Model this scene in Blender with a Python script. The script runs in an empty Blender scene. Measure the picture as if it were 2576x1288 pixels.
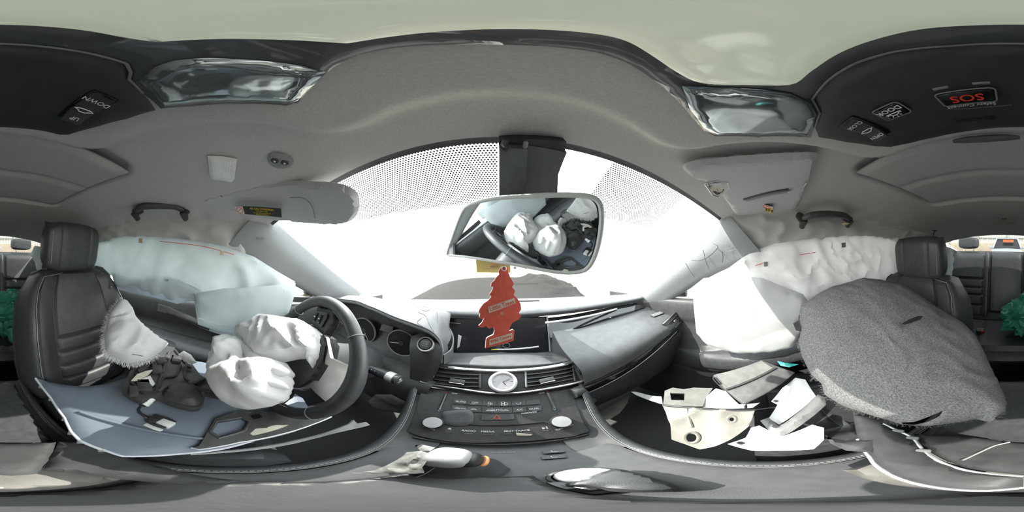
import bpy, bmesh, math, random
import numpy as np
from math import sin, cos, tan, pi, radians, sqrt, atan2
from mathutils import Vector, Matrix, noise
from mathutils.geometry import delaunay_2d_cdt

scene = bpy.context.scene
COL = scene.collection
random.seed(4)
H = 1.10                                   # eye height of the 360 camera above the ground outside

# ------------------------------------------------------------------ camera (360 degree panorama from the middle of the cabin)
PITCH, ROLL, YAW = radians(3.2), radians(1.0), radians(5.73)
cam_data = bpy.data.cameras.new('camera')
cam = bpy.data.objects.new('camera', cam_data)
COL.objects.link(cam)
cam_data.type = 'PANO'
cam_data.panorama_type = 'EQUIRECTANGULAR'
cam_data.clip_start = 0.002
cam_data.clip_end = 400
ROT = Matrix.Rotation(PITCH, 3, 'X') @ Matrix.Rotation(ROLL, 3, 'Y') @ Matrix.Rotation(-YAW, 3, 'Z')
cam.matrix_world = Matrix.Translation((0, 0, H)) @ (ROT @ Matrix.Rotation(radians(90), 3, 'X')).to_4x4()
scene.camera = cam

# ------------------------------------------------------------------ daylight
world = bpy.data.worlds.new('daylight'); scene.world = world
world.use_nodes = True
_n, _l = world.node_tree.nodes, world.node_tree.links
_bg = _n['Background']
_tc = _n.new('ShaderNodeTexCoord'); _sx = _n.new('ShaderNodeSeparateXYZ'); _cr = _n.new('ShaderNodeValToRGB')
_l.new(_tc.outputs['Generated'], _sx.inputs[0]); _l.new(_sx.outputs['Z'], _cr.inputs[0])
_cr.color_ramp.elements[0].color = (1.0, 0.99, 0.95, 1); _cr.color_ramp.elements[1].color = (0.86, 0.92, 0.96, 1)
_l.new(_cr.outputs[0], _bg.inputs['Color'])
_bg.inputs['Strength'].default_value = 6.5
SUN_AZ, SUN_EL = radians(-48), radians(46)
sun_data = bpy.data.lights.new('sun', 'SUN'); sun = bpy.data.objects.new('sun', sun_data); COL.objects.link(sun)
sun_data.energy = 10.0; sun_data.angle = radians(0.53); sun_data.color = (1.0, 0.96, 0.88)
SUN = Vector((sin(SUN_AZ) * cos(SUN_EL), cos(SUN_AZ) * cos(SUN_EL), sin(SUN_EL)))
sun.location = Vector((0, 0, H)) + SUN * 30
sun.rotation_euler = SUN.to_track_quat('Z', 'Y').to_euler()
scene.view_settings.view_transform = 'Standard'; scene.view_settings.look = 'None'
scene.view_settings.gamma = 1.0; scene.view_settings.use_curve_mapping = False
scene.view_settings.exposure = 0.0
scene.cycles.max_bounces = 12; scene.cycles.diffuse_bounces = 6; scene.cycles.transparent_max_bounces = 12
scene.cycles.caustics_reflective = False; scene.cycles.caustics_refractive = False
scene.cycles.sample_clamp_indirect = 8.0

# ------------------------------------------------------------------ from a measured direction and a known distance to a point of the cabin
def ray(u, v):
    lon, lat = (u - 1288) / 2576 * 2 * pi, (644 - v) / 1288 * pi
    return ROT @ Vector((sin(lon) * cos(lat), cos(lon) * cos(lat), sin(lat)))
def P(u, v, d=None, x=None, y=None, z=None):
    r = ray(u, v)
    if d is None:
        d = x / r.x if x is not None else y / r.y if y is not None else z / r.z
    return r * d
def onplane(uv, p0, n):
    out = []
    p0, n = Vector(p0), Vector(n)
    for u, v in uv:
        r = ray(u, v); out.append(r * (p0.dot(n) / r.dot(n)))
    return out
def plane3(a, b, c):
    a, b, c = Vector(a), Vector(b), Vector(c)
    return a, (b - a).cross(c - a).normalized()

# ------------------------------------------------------------------ materials
def lin(c):
    if isinstance(c, str):
        c = [int(c[i:i + 2], 16) / 255 for i in (0, 2, 4)]
        c = [x / 12.92 if x <= 0.04045 else ((x + 0.055) / 1.055) ** 2.4 for x in c]
    return tuple(c[:3]) + (1,)
def mat(name, c, rough=0.5, metal=0.0, vary=0.12, vscale=40, bump=0.0, bscale=400, spec=0.5, c2=None, stretch=None, emit=0, coat=0.0, sheen=0.0):
    m = bpy.data.materials.new(name); m.use_nodes = True
    n, l = m.node_tree.nodes, m.node_tree.links
    b = n['Principled BSDF']; c = lin(c)
    b.inputs['Roughness'].default_value = rough; b.inputs['Metallic'].default_value = metal
    b.inputs['Specular IOR Level'].default_value = spec
    if coat: b.inputs['Coat Weight'].default_value = coat; b.inputs['Coat Roughness'].default_value = 0.05
    if sheen: b.inputs['Sheen Weight'].default_value = sheen
    tc = n.new('ShaderNodeTexCoord'); vec = tc.outputs['Object']
    if stretch:
        mp = n.new('ShaderNodeMapping'); mp.inputs['Scale'].default_value = stretch; mp.inputs['Rotation'].default_value = (0.5, 0.3, 0.6)
        l.new(vec, mp.inputs['Vector']); vec = mp.outputs['Vector']
    nz = n.new('ShaderNodeTexNoise'); nz.inputs['Scale'].default_value = vscale; nz.inputs['Detail'].default_value = 5
    l.new(vec, nz.inputs['Vector'])
    cr = n.new('ShaderNodeValToRGB'); l.new(nz.outputs['Fac'], cr.inputs[0])
    a = lin(c2) if c2 else tuple(x * (1 - vary) for x in c[:3]) + (1,)
    z = c if c2 else tuple(min(1, x * (1 + vary)) for x in c[:3]) + (1,)
    cr.color_ramp.elements[0].color = a; cr.color_ramp.elements[1].color = z
    cr.color_ramp.elements[0].position = 0.35; cr.color_ramp.elements[1].position = 0.65
    l.new(cr.outputs[0], b.inputs['Base Color'])
    if bump:
        bz = n.new('ShaderNodeTexNoise'); bz.inputs['Scale'].default_value = bscale; bz.inputs['Detail'].default_value = 3
        l.new(vec, bz.inputs['Vector'])
        bp = n.new('ShaderNodeBump'); bp.inputs['Strength'].default_value = bump; bp.inputs['Distance'].default_value = 0.001
        l.new(bz.outputs['Fac'], bp.inputs['Height']); l.new(bp.outputs[0], b.inputs['Normal'])
    if emit:
        b.inputs['Emission Color'].default_value = c; b.inputs['Emission Strength'].default_value = emit
    return m
def glass(name, tint=(1, 1, 1), gloss=0.06, ior=1.45):
    m = bpy.data.materials.new(name); m.use_nodes = True
    n, l = m.node_tree.nodes, m.node_tree.links
    n.remove(n['Principled BSDF'])
    t = n.new('ShaderNodeBsdfTransparent'); t.inputs[0].default_value = tuple(tint) + (1,)
    g = n.new('ShaderNodeBsdfGlossy'); g.inputs['Roughness'].default_value = 0.02
    f = n.new('ShaderNodeFresnel'); f.inputs[0].default_value = ior
    nz = n.new('ShaderNodeTexNoise'); nz.inputs['Scale'].default_value = 60
    mm = n.new('ShaderNodeMath'); mm.operation = 'MULTIPLY'; l.new(f.outputs[0], mm.inputs[0]); mm.inputs[1].default_value = gloss / 0.06
    mx = n.new('ShaderNodeMixShader'); l.new(mm.outputs[0], mx.inputs[0]); l.new(t.outputs[0], mx.inputs[1]); l.new(g.outputs[0], mx.inputs[2])
    l.new(mx.outputs[0], n['Material Output'].inputs[0])
    return m
def cloth(name, c, trans=0.35, rough=0.7, c2=None, bump=0.25):
    m = mat(name, c, rough, vary=0.05, vscale=14, bump=bump, bscale=900, c2=c2)
    n, l = m.node_tree.nodes, m.node_tree.links
    b = n['Principled BSDF']; t = n.new('ShaderNodeBsdfTranslucent'); t.inputs[0].default_value = lin(c)
    mx = n.new('ShaderNodeMixShader'); mx.inputs[0].default_value = trans
    l.new(b.outputs[0], mx.inputs[1]); l.new(t.outputs[0], mx.inputs[2]); l.new(mx.outputs[0], n['Material Output'].inputs[0])
    return m
def dotted(name, base, dot, scale, radius, rough=0.5, through=False):
    """hexagonal grid of dots in UV space; through=True leaves clear glass between printed dots"""
    m = mat(name, base, rough)
    n, l = m.node_tree.nodes, m.node_tree.links
    uv = n.new('ShaderNodeUVMap'); sp = n.new('ShaderNodeSeparateXYZ'); l.new(uv.outputs[0], sp.inputs[0])
    def M(op, a, b_=None):
        k = n.new('ShaderNodeMath'); k.operation = op
        for i, q in enumerate((a, b_)):
            if q is None: continue
            if isinstance(q, (int, float)): k.inputs[i].default_value = q
            else: l.new(q, k.inputs[i])
        return k.outputs[0]
    def cell(du, dv):
        fx = M('SUBTRACT', M('FRACT', M('ADD', M('MULTIPLY', sp.outputs[0], scale), du)), 0.5)
        fy = M('MULTIPLY', M('SUBTRACT', M('FRACT', M('ADD', M('MULTIPLY', sp.outputs[1], scale / 1.732), dv)), 0.5), 1.732)
        return M('ADD', M('MULTIPLY', fx, fx), M('MULTIPLY', fy, fy))
    d = M('MINIMUM', cell(0, 0), cell(0.5, 0.5))
    k = M('LESS_THAN', d, radius * radius)
    b = n['Principled BSDF']
    if through:
        t = n.new('ShaderNodeBsdfTransparent'); mx = n.new('ShaderNodeMixShader')
        l.new(k, mx.inputs[0]); l.new(t.outputs[0], mx.inputs[1]); l.new(b.outputs[0], mx.inputs[2])
        l.new(mx.outputs[0], n['Material Output'].inputs[0])
    else:
        src = b.inputs['Base Color'].links[0].from_socket
        mx = n.new('ShaderNodeMix'); mx.data_type = 'RGBA'; l.new(k, mx.inputs[0]); l.new(src, mx.inputs[6]); mx.inputs[7].default_value = lin(dot)
        l.new(mx.outputs[2], b.inputs['Base Color'])
    return m

M_ = {}
M_['headliner'] = mat('headliner_felt', (0.53, 0.525, 0.51), 0.95, vary=0.06, vscale=350, bump=0.35, bscale=1500, spec=0.1)
M_['headliner_dark'] = mat('headliner_shade_felt', (0.44, 0.44, 0.43), 0.95, vary=0.06, vscale=350, bump=0.3, bscale=1500, spec=0.1)
M_['leather'] = mat('black_leather', (0.052, 0.054, 0.058), 0.42, vary=0.15, vscale=60, bump=0.25, bscale=700, spec=0.5)
M_['perf'] = dotted('perforated_black_leather', (0.062, 0.064, 0.068), (0.012, 0.008, 0.008), 260, 0.26, 0.5)
M_['stitch'] = mat('grey_thread', (0.42, 0.42, 0.42), 0.7, vary=0.2)
M_['plastic'] = mat('charcoal_plastic', (0.065, 0.066, 0.069), 0.5, vary=0.12, bump=0.2, bscale=900)
M_['dashpad'] = mat('soft_charcoal_dash_skin', (0.095, 0.097, 0.102), 0.5, vary=0.1, bump=0.3, bscale=700)
M_['dark'] = mat('black_plastic', (0.032, 0.032, 0.034), 0.45, vary=0.15, bump=0.1)
M_['gloss'] = mat('gloss_black', (0.010, 0.011, 0.012), 0.06, vary=0.1)
M_['smoke'] = mat('smoky_console_lens', (0.085, 0.092, 0.095), 0.05, vary=0.05, coat=0.6)
M_['grey'] = mat('grey_plastic', (0.22, 0.22, 0.22), 0.5, vary=0.1)
M_['pillar'] = mat('pillar_cloth', (0.26, 0.27, 0.28), 0.85, vary=0.06, vscale=300, bump=0.2, bscale=1300)
M_['chrome'] = mat('chrome', (0.8, 0.8, 0.8), 0.12, 1.0, vary=0.05)
M_['satin'] = mat('satin_silver', (0.55, 0.54, 0.52), 0.32, 1.0, vary=0.05)
M_['silver'] = mat('silver_paint', (0.55, 0.55, 0.56), 0.4, 0.3, vary=0.05)
M_['mirror'] = mat('mirror_silvering', (0.82, 0.85, 0.86), 0.0, 1.0, vary=0.0)
M_['airbag'] = cloth('white_airbag_nylon', (0.80, 0.80, 0.80), 0.30)
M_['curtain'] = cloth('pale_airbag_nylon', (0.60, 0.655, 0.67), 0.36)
M_['white'] = mat('white_plastic', (0.75, 0.75, 0.73), 0.4, vary=0.05)
M_['print'] = mat('white_print', (0.75, 0.75, 0.75), 0.6, vary=0.05)
M_['ink'] = mat('black_ink', (0.02, 0.02, 0.02), 0.7)
M_['red_ink'] = mat('red_ink', (0.75, 0.05, 0.02), 0.6, vary=0.05)
M_['yellow'] = mat('yellow_print', (0.75, 0.55, 0.03), 0.6, vary=0.05)
M_['carpet'] = mat('charcoal_carpet', (0.09, 0.09, 0.092), 1.0, vary=0.4, vscale=500, bump=0.6, bscale=900)
M_['felt'] = mat('grey_fibre_felt', (0.285, 0.285, 0.28), 1.0, c2=(0.125, 0.125, 0.122), vscale=210, bump=1.0, bscale=420, spec=0.1, stretch=(1, 2.4, 1.6))
M_['glass'] = glass('window_glass', (0.93, 0.96, 0.95))

# ------------------------------------------------------------------ objects
WL = {}                                     # where each object's own origin lies (cabin coordinates)
def props(o, label=None, cat=None, group=None, kind=None):
    if label: o['label'] = label
    if cat: o['category'] = cat
    if group: o['group'] = group
    if kind: o['kind'] = kind
    return o
def thing(name, label, cat, loc=(0, 0, 0), group=None, kind=None):
    o = bpy.data.objects.new(name, None); COL.objects.link(o)
    o.empty_display_size = 0.05
    o.location = Vector(loc) + Vector((0, 0, H)); WL[o.name] = Vector(loc)
    return props(o, label, cat, group, kind)
def obj(name, geo, m, parent=None, label=None, cat=None, group=None, kind=None, smooth=True, angle=40):
    """geo = (verts, faces[, uvs]) in cabin coordinates, or a bmesh, or a Mesh"""
    off = WL[parent.name] if parent else Vector((0, 0, 0))
    uvs = None
    if isinstance(geo, bmesh.types.BMesh):
        me = bpy.data.meshes.new(name); geo.to_mesh(me); geo.free()
    elif isinstance(geo, bpy.types.Mesh):
        me = geo; me.name = name
    else:
        me = bpy.data.meshes.new(name)
        me.from_pydata([tuple(v) for v in geo[0]], [], [tuple(f) for f in geo[1]])
        uvs = geo[2] if len(geo) > 2 else None
    if uvs is not None:
        lay = me.uv_layers.new(name='UVMap')
        for lp in me.loops: lay.data[lp.index].uv = uvs[lp.vertex_index]
    if parent: org = off
    else:
        co = np.array([v.co[:] for v in me.vertices]); org = Vector(((co[:, 0].min() + co[:, 0].max()) / 2, (co[:, 1].min() + co[:, 1].max()) / 2, co[:, 2].min()))
    me.transform(Matrix.Translation(-org))
    me.validate()
    if smooth:
        me.shade_smooth(); me.set_sharp_from_angle(angle=radians(angle))
    me.materials.append(m if not isinstance(m, str) else M_[m])
    o = bpy.data.objects.new(name, me); COL.objects.link(o)
    WL[o.name] = Vector(org)
    if parent: o.parent = parent
    else: o.location = Vector(org) + Vector((0, 0, H))
    return props(o, label, cat, group, kind)
def put(o, me_src, name, parent): pass
def join(geos):
    V, F, U = [], [], []
    hasuv = all(len(g) > 2 for g in geos)
    for g in geos:
        k = len(V); V += list(g[0]); F += [tuple(i + k for i in f) for f in g[1]]
        if hasuv: U += list(g[2])
    return (V, F, U) if hasuv else (V, F)
def xf(geo, m):
    return (([m @ Vector(v) for v in geo[0]], geo[1]) + tuple(geo[2:]))

# ------------------------------------------------------------------ shapes
def cr(pts, n=6, closed=False):
    pts = [Vector(p) for p in pts]; out = []; N = len(pts)
    segs = N if closed else N - 1
    for i in range(segs):
        p1, p2 = pts[i], pts[(i + 1) % N]
        p0 = pts[i - 1] if (closed or i > 0) else p1 * 2 - p2
        p3 = pts[(i + 2) % N] if (closed or i + 2 < N) else p2 * 2 - p1
        for k in range(n):
            t = k / n
            out.append(0.5 * ((2 * p1) + (p2 - p0) * t + (2 * p0 - 5 * p1 + 4 * p2 - p3) * t * t + (3 * p1 - p0 - 3 * p2 + p3) * t ** 3))
    if not closed: out.append(pts[-1])
    return out
def tube(path, r, n=8, closed=False, caps=True):
    path = [Vector(p) for p in path]; N = len(path)
    R = r if isinstance(r, (list, tuple)) else [r] * N
    V, F = [], []
    t0 = ((path[1] - path[0]).normalized())
    up = Vector((0, 0, 1)) if abs(t0.z) < 0.9 else Vector((1, 0, 0))
    nrm = (up - t0 * up.dot(t0)).normalized()
    for i, p in enumerate(path):
        a = path[i - 1] if (i > 0 or closed) else p
        b = path[(i + 1) % N] if (i < N - 1 or closed) else p
        t = (b - a); t = t.normalized() if t.length > 1e-9 else t0
        nrm = (nrm - t * nrm.dot(t)); nrm = nrm.normalized() if nrm.length > 1e-9 else t.orthogonal().normalized()
        bn = t.cross(nrm)
        for k in range(n):
            a_ = 2 * pi * k / n
            V.append(p + (nrm * cos(a_) + bn * sin(a_)) * R[i])
    rng = N if closed else N - 1
    for i in range(rng):
        j = (i + 1) % N
        for k in range(n):
            F.append((i * n + k, i * n + (k + 1) % n, j * n + (k + 1) % n, j * n + k))
    if caps and not closed:
        F.append(tuple(range(n))[::-1]); F.append(tuple((N - 1) * n + k for k in range(n)))
    return V, F
def frame(o, right, up):
    r = Vector(right).normalized(); u = Vector(up); u = (u - r * u.dot(r)).normalized(); w = r.cross(u)
    m = Matrix((r, u, w)).transposed().to_4x4(); m.translation = Vector(o); return m
def rbox(sx, sy, sz, m=None, bev=0.003, seg=2):
    bm = bmesh.new(); bmesh.ops.create_cube(bm, size=1)
    for v in bm.verts: v.co = Vector((v.co.x * sx, v.co.y * sy, v.co.z * sz))
    b = min(bev, 0.45 * min(sx, sy, sz))
    if b > 0: bmesh.ops.bevel(bm, geom=list(bm.edges), offset=b, segments=seg, profile=0.5, affect='EDGES')
    V = [v.co.copy() for v in bm.verts]; bm.verts.index_update(); F = [tuple(v.index for v in f.verts) for f in bm.faces]; bm.free()
    return xf((V, F), m) if m is not None else (V, F)
def prism(out, th, m=None, bev=0.0):
    """2d outline extruded by th along local z (front face at z=th)"""
    bm = bmesh.new(); vs = [bm.verts.new((p[0], p[1], 0)) for p in out]
    f = bm.faces.new(vs)
    if f.normal.z > 0 or True:
        bm.normal_update()
        if f.normal.z > 0: f.normal_flip()
    e = bmesh.ops.extrude_face_region(bm, geom=[f])
    for g in e['geom']:
        if isinstance(g, bmesh.types.BMVert): g.co.z += th
    if bev:
        bm.edges.ensure_lookup_table()
        es = [x for x in bm.edges if all(abs(v.co.z - th) < 1e-7 for v in x.verts)]
        bmesh.ops.bevel(bm, geom=es, offset=bev, segments=2, profile=0.5, affect='EDGES')
    bmesh.ops.recalc_face_normals(bm, faces=bm.faces)
    bm.verts.index_update(); V = [v.co.copy() for v in bm.verts]; F = [tuple(v.index for v in f.verts) for f in bm.faces]; bm.free()
    return xf((V, F), m) if m is not None else (V, F)
def rrect(w, h, r, n=5):
    out = []
    for cx, cy, a in ((w / 2 - r, h / 2 - r, 0), (-w / 2 + r, h / 2 - r, 90), (-w / 2 + r, -h / 2 + r, 180), (w / 2 - r, -h / 2 + r, 270)):
        for k in range(n + 1):
            t = radians(a + 90 * k / n); out.append((cx + r * cos(t), cy + r * sin(t)))
    return out
def circ(r, n=32, e=1.0):
    return [(r * cos(2 * pi * k / n), r * e * sin(2 * pi * k / n)) for k in range(n)]
def lathe(prof, n=32, m=None):
    """profile of (radius, z) revolved about local z"""
    V, F = [], []
    for r, z in prof:
        for k in range(n): V.append(Vector((r * cos(2 * pi * k / n), r * sin(2 * pi * k / n), z)))
    for i in range(len(prof) - 1):
        for k in range(n): F.append((i * n + k, i * n + (k + 1) % n, (i + 1) * n + (k + 1) % n, (i + 1) * n + k))
    if prof[0][0] > 1e-6: F.append(tuple(range(n))[::-1])
    if prof[-1][0] > 1e-6: F.append(tuple((len(prof) - 1) * n + k for k in range(n)))
    return xf((V, F), m) if m is not None else (V, F)
def crs(vals, t):
    N = len(vals) - 1; x = t * N; i = min(int(x), N - 1); k = x - i
    p1, p2 = vals[i], vals[i + 1]; p0 = vals[i - 1] if i > 0 else p1 * 2 - p2; p3 = vals[i + 2] if i + 2 <= N else p2 * 2 - p1
    return 0.5 * ((2 * p1) + (p2 - p0) * k + (2 * p0 - 5 * p1 + 4 * p2 - p3) * k * k + (3 * p1 - p0 - 3 * p2 + p3) * k ** 3)
def surf(rows):
    rows = [[Vector(p) for p in r] for r in rows]
    return lambda s, t: crs([crs(r, s) for r in rows], t)
def gridsurf(f, nu, nv, th=0.0, disp=None, s0=0, s1=1, t0=0, t1=1):
    """sheet of f(s,t); th>0 gives it thickness on the far side"""
    V, F, U = [], [], []
    for j in range(nv + 1):
        for i in range(nu + 1):
            V.append(f(s0 + (s1 - s0) * i / nu, t0 + (t1 - t0) * j / nv))
    w = nu + 1
    G = np.array([tuple(v) for v in V]).reshape(nv + 1, nu + 1, 3)
    du = np.gradient(G, axis=1) if nu > 0 else G; dv = np.gradient(G, axis=0)
    N = np.cross(du, dv); N /= (np.linalg.norm(N, axis=2, keepdims=True) + 1e-12)
    cen = G.reshape(-1, 3).mean(0)
    if (N.reshape(-1, 3).mean(0) @ -cen) < 0: N = -N; flip = True
    else: flip = False
    lu = np.linalg.norm(np.diff(G, axis=1), axis=2).mean(0); lv = np.linalg.norm(np.diff(G, axis=0), axis=2).mean(1)
    cu = np.concatenate([[0], np.cumsum(lu)]); cv = np.concatenate([[0], np.cumsum(lv)])
    if disp is not None:
        D = np.array([[disp(s0 + (s1 - s0) * i / nu, t0 + (t1 - t0) * j / nv) for i in range(nu + 1)] for j in range(nv + 1)])
        G = G + N * D[:, :, None]
    V = [Vector(p) for p in G.reshape(-1, 3)]; U = [(cu[i], cv[j]) for j in range(nv + 1) for i in range(nu + 1)]
    for j in range(nv):
        for i in range(nu):
            q = (j * w + i, j * w + i + 1, (j + 1) * w + i + 1, (j + 1) * w + i); F.append(q[::-1] if flip else q)
    if th:
        k = len(V); V += [Vector(p) for p in (G - N * th).reshape(-1, 3)]; U = U + U
        F += [tuple(x + k for x in q)[::-1] for q in F[:]]
        ring = [i for i in range(nu)] + [j * w + nu for j in range(nv)] + [nv * w + i for i in range(nu, 0, -1)] + [j * w for j in range(nv, 0, -1)]
        for a, b in zip(ring, ring[1:] + ring[:1]):
            F.append((a, b, b + k, a + k) if flip else (b, a, a + k, b + k))
    return V, F, U
def pad(f, s0, s1, t0, t1, nu, nv, h, edge, und=0.0, th=None):
    """upholstered pad: part of a surface raised by h, its border rolled down over the width edge (metres)"""
    ls = (f(s0, (t0 + t1) / 2) - f(s1, (t0 + t1) / 2)).length; lt = (f((s0 + s1) / 2, t0) - f((s0 + s1) / 2, t1)).length
    def d(s, t):
        a = min(s - s0, s1 - s) / (s1 - s0) * ls; b = min(t - t0, t1 - t) / (t1 - t0) * lt
        e = max(0.0, min(1, a / edge)) ; g = max(0.0, min(1, b / edge))
        return und + h * sqrt(max(0, 1 - (1 - e) ** 2)) * sqrt(max(0, 1 - (1 - g) ** 2))
    return gridsurf(f, nu, nv, th if th is not None else 0.004, d, s0, s1, t0, t1)
def fbm(p, sc, o=3, seed=0.0):
    return noise.fractal(Vector(p) * sc + Vector((seed, seed * 1.7, -seed)), 1.0, 2.0, o)
def ridge(p, sc, seed=0.0):
    a = noise.noise(Vector(p) * sc + Vector((seed, seed * 1.7, -seed)))
    return 1 - min(1, abs(a) * 2.6)
def crease(p, sc, seed=0.0):
    q = Vector(p) * sc + Vector((seed, seed * 1.7, -seed)); w = noise.noise_vector(q * 0.55)
    q = Vector((q.x * 0.55 + q.y * 0.25, q.y * 1.25 - q.z * 0.5, q.z * 0.9)) + w * 0.9
    a = noise.noise(q); return 1 - min(1.0, sqrt(a * a + 0.006) * 2.3)
def sheet(out, th=0.006, bulge=0.0, back=None, res=0.012, wr=0.0, wsc=14, seed=0.0, holes=(), hard=False, rim=None, warp=None, face=None, smooth=0):
    """solid from a closed 3-d outline: flat plate (hard=True) or stuffed, wrinkled cloth"""
    out = [Vector(p) for p in out]
    if smooth: out = cr(out, smooth, True)
    c = sum(out, Vector()) / len(out)
    n = Vector()
    for a, b in zip(out, out[1:] + out[:1]): n += (a - c).cross(b - c)
    n.normalize()
    tgt = Vector(face) if face is not None else -c
    if n.dot(tgt) < 0: n = -n
    e1 = n.orthogonal().normalized(); e2 = n.cross(e1)
    q = np.array([((p - c).dot(e1), (p - c).dot(e2)) for p in out]); hb = np.array([(p - c).dot(n) for p in out])
    # resample the rim
    def resample(q, hb):
        Q, Hh = [], []
        for i in range(len(q)):
            a, b = q[i], q[(i + 1) % len(q)]; L = np.linalg.norm(b - a); k = max(1, int(L / (res * 1.3)))
            for j in range(k): Q.append(a + (b - a) * j / k); Hh.append(hb[i] + (hb[(i + 1) % len(q)] - hb[i]) * j / k)
        return np.array(Q), np.array(Hh)
    Q, Hb = resample(q, hb)
    hq = []
    for h in holes:
        hp = [Vector(p) for p in h]; a = np.array([((p - c).dot(e1), (p - c).dot(e2)) for p in hp]); b = np.array([(p - c).dot(n) for p in hp]); hq.append(resample(a, b))
    def inside(px, py, poly):
        r = np.zeros(len(px), bool); j = len(poly) - 1
        for i in range(len(poly)):
            xi, yi = poly[i]; xj, yj = poly[j]
            cnd = ((yi > py) != (yj > py)) & (px < (xj - xi) * (py - yi) / (yj - yi + 1e-15) + xi)
            r ^= cnd; j = i
        return r
    def segd(pts, poly):
        D = np.full(len(pts), 1e9)
        for i in range(len(poly)):
            a, b = poly[i], poly[(i + 1) % len(poly)]; ab = b - a
            t = np.clip(((pts - a) @ ab) / (ab @ ab + 1e-15), 0, 1); D = np.minimum(D, np.linalg.norm(pts - a - t[:, None] * ab, axis=1))
        return D
    lo, hi = Q.min(0), Q.max(0)
    gx, gy = np.meshgrid(np.arange(lo[0], hi[0], res), np.arange(lo[1], hi[1], res * 0.87))
    gx = gx + (np.arange(gx.shape[0]) % 2)[:, None] * res / 2
    g = np.stack([gx.ravel(), gy.ravel()], 1)
    g = g[inside(g[:, 0], g[:, 1], Q)]
    if len(g):
        g = g[segd(g, Q) > res * 0.55]
        for a, _ in hq:
            if len(g): g = g[~inside(g[:, 0], g[:, 1], a)]
            if len(g): g = g[segd(g, a) > res * 0.55]
    nb = len(Q); pts = [tuple(p) for p in Q]; edges = [(i, (i + 1) % nb) for i in range(nb)]
    for a, _ in hq:
        k = len(pts); pts += [tuple(p) for p in a]; edges += [(k + i, k + (i + 1) % len(a)) for i in range(len(a))]
    pts += [tuple(p) for p in g]
    v2, _, f2, orig, _, _ = delaunay_2d_cdt([Vector(p) for p in pts], edges, [], 1, 1e-7)
    v2 = np.array([tuple(v) for v in v2])
    rims = [Q] + [a for a, _ in hq]
    D = np.min([segd(v2, r) for r in rims], axis=0); DO = segd(v2, Q)
    if np.abs(Hb).max() > 1e-6:              # smooth interpolation of the rim heights
        st = max(1, len(Q) // 160); qb, hq_ = Q[::st], Hb[::st]; nq = len(qb)
        A = np.zeros((nq + 3, nq + 3)); A[:nq, :nq] = np.linalg.norm(qb[:, None] - qb[None], axis=2); A[:nq, nq] = 1; A[:nq, nq + 1:] = qb; A[nq:, :nq] = A[:nq, nq:].T
        A[:nq, :nq] -= np.eye(nq) * 1e-4
        sol = np.linalg.lstsq(A, np.concatenate([hq_, np.zeros(3)]), rcond=None)[0]
        Hh = np.linalg.norm(v2[:, None] - qb[None], axis=2) @ sol[:nq] + sol[nq] + v2 @ sol[nq + 1:]
    else: Hh = np.zeros(len(v2))
    F = []
    for f in f2:
        m = v2[list(f)].mean(0)
        if not inside(m[:1], m[1:2], Q)[0]: continue
        if any(inside(m[:1], m[1:2], a)[0] for a, _ in hq): continue
        F.append(tuple(f))
    dm = max(DO.max(), 1e-6); rm = rim or max(th / 2, 1e-4)
    base = [c + e1 * a + e2 * b + n * h for (a, b), h in zip(v2, Hh)]
    fr, bk = [], []
    for i, p in enumerate(base):
        k = min(1, DO[i] / dm); pr = sqrt(max(0, 1 - (1 - k) ** 2))
        ed = 1.0 if hard else sqrt(max(0, 1 - (1 - min(1, D[i] / rm)) ** 2))
        wv = 0
        if wr:
            wv = wr * (0.75 * crease(p, wsc, seed) + 0.25 * crease(p, wsc * 2.1, seed + 5) + 0.5 * fbm(p, wsc * 0.5, 2, seed) - 0.35) * min(1, D[i] / 0.02)
        o_ = warp(p) if warp else 0
        fr.append(p + n * (th / 2 * ed + bulge * pr + wv + o_)); bk.append(p + n * (-th / 2 * ed - (back if back is not None else 0) * pr + (wv * 0.8 if back is None else 0) + o_ + (bulge * pr if back is None else 0)))
    k = len(fr)
    # orient
    a, b, d_ = F[0][:3]
    if (fr[b] - fr[a]).cross(fr[d_] - fr[a]).dot(n) < 0: F = [f[::-1] for f in F]
    FF = list(F) + [tuple(x + k for x in f)[::-1] for f in F]
    if hard:
        cnt = {}
        for f in F:
            for x, y in zip(f, f[1:] + f[:1]): cnt[(x, y)] = 1
        for (x, y) in list(cnt):
            if (y, x) not in cnt: FF.append((y, x, x + k, y + k))
    else:
        onrim = D < 1e-6
        mp = {i + k: i for i in range(k) if onrim[i]}
        FF = list(F) + [tuple(mp.get(x + k, x + k) for x in f)[::-1] for f in F]
    UV = [(a, b) for a, b in v2] * 2
    return fr + bk, FF, UV
def text(s, size, m, parent, material='print', name='lettering', bold=False, align='CENTER', shear=0.0, stretch=1.0, label=None, space=1.0):
    cu = bpy.data.curves.new('t', 'FONT'); cu.body = s; cu.size = size; cu.align_x = align; cu.align_y = 'CENTER'
    cu.extrude = 0.00015; cu.shear = shear; cu.resolution_u = 3; cu.space_character = space
    if bold: cu.offset = size * 0.012
    to = bpy.data.objects.new('t', cu); COL.objects.link(to)
    dg = bpy.context.evaluated_depsgraph_get()
    me = bpy.data.meshes.new_from_object(to.evaluated_get(dg)); bpy.data.objects.remove(to); bpy.data.curves.remove(cu)
    if not len(me.vertices): return None
    me.transform(m @ Matrix.Diagonal((stretch, 1, 1, 1)))
    return obj(name, me, material, parent, label, smooth=False)
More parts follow.
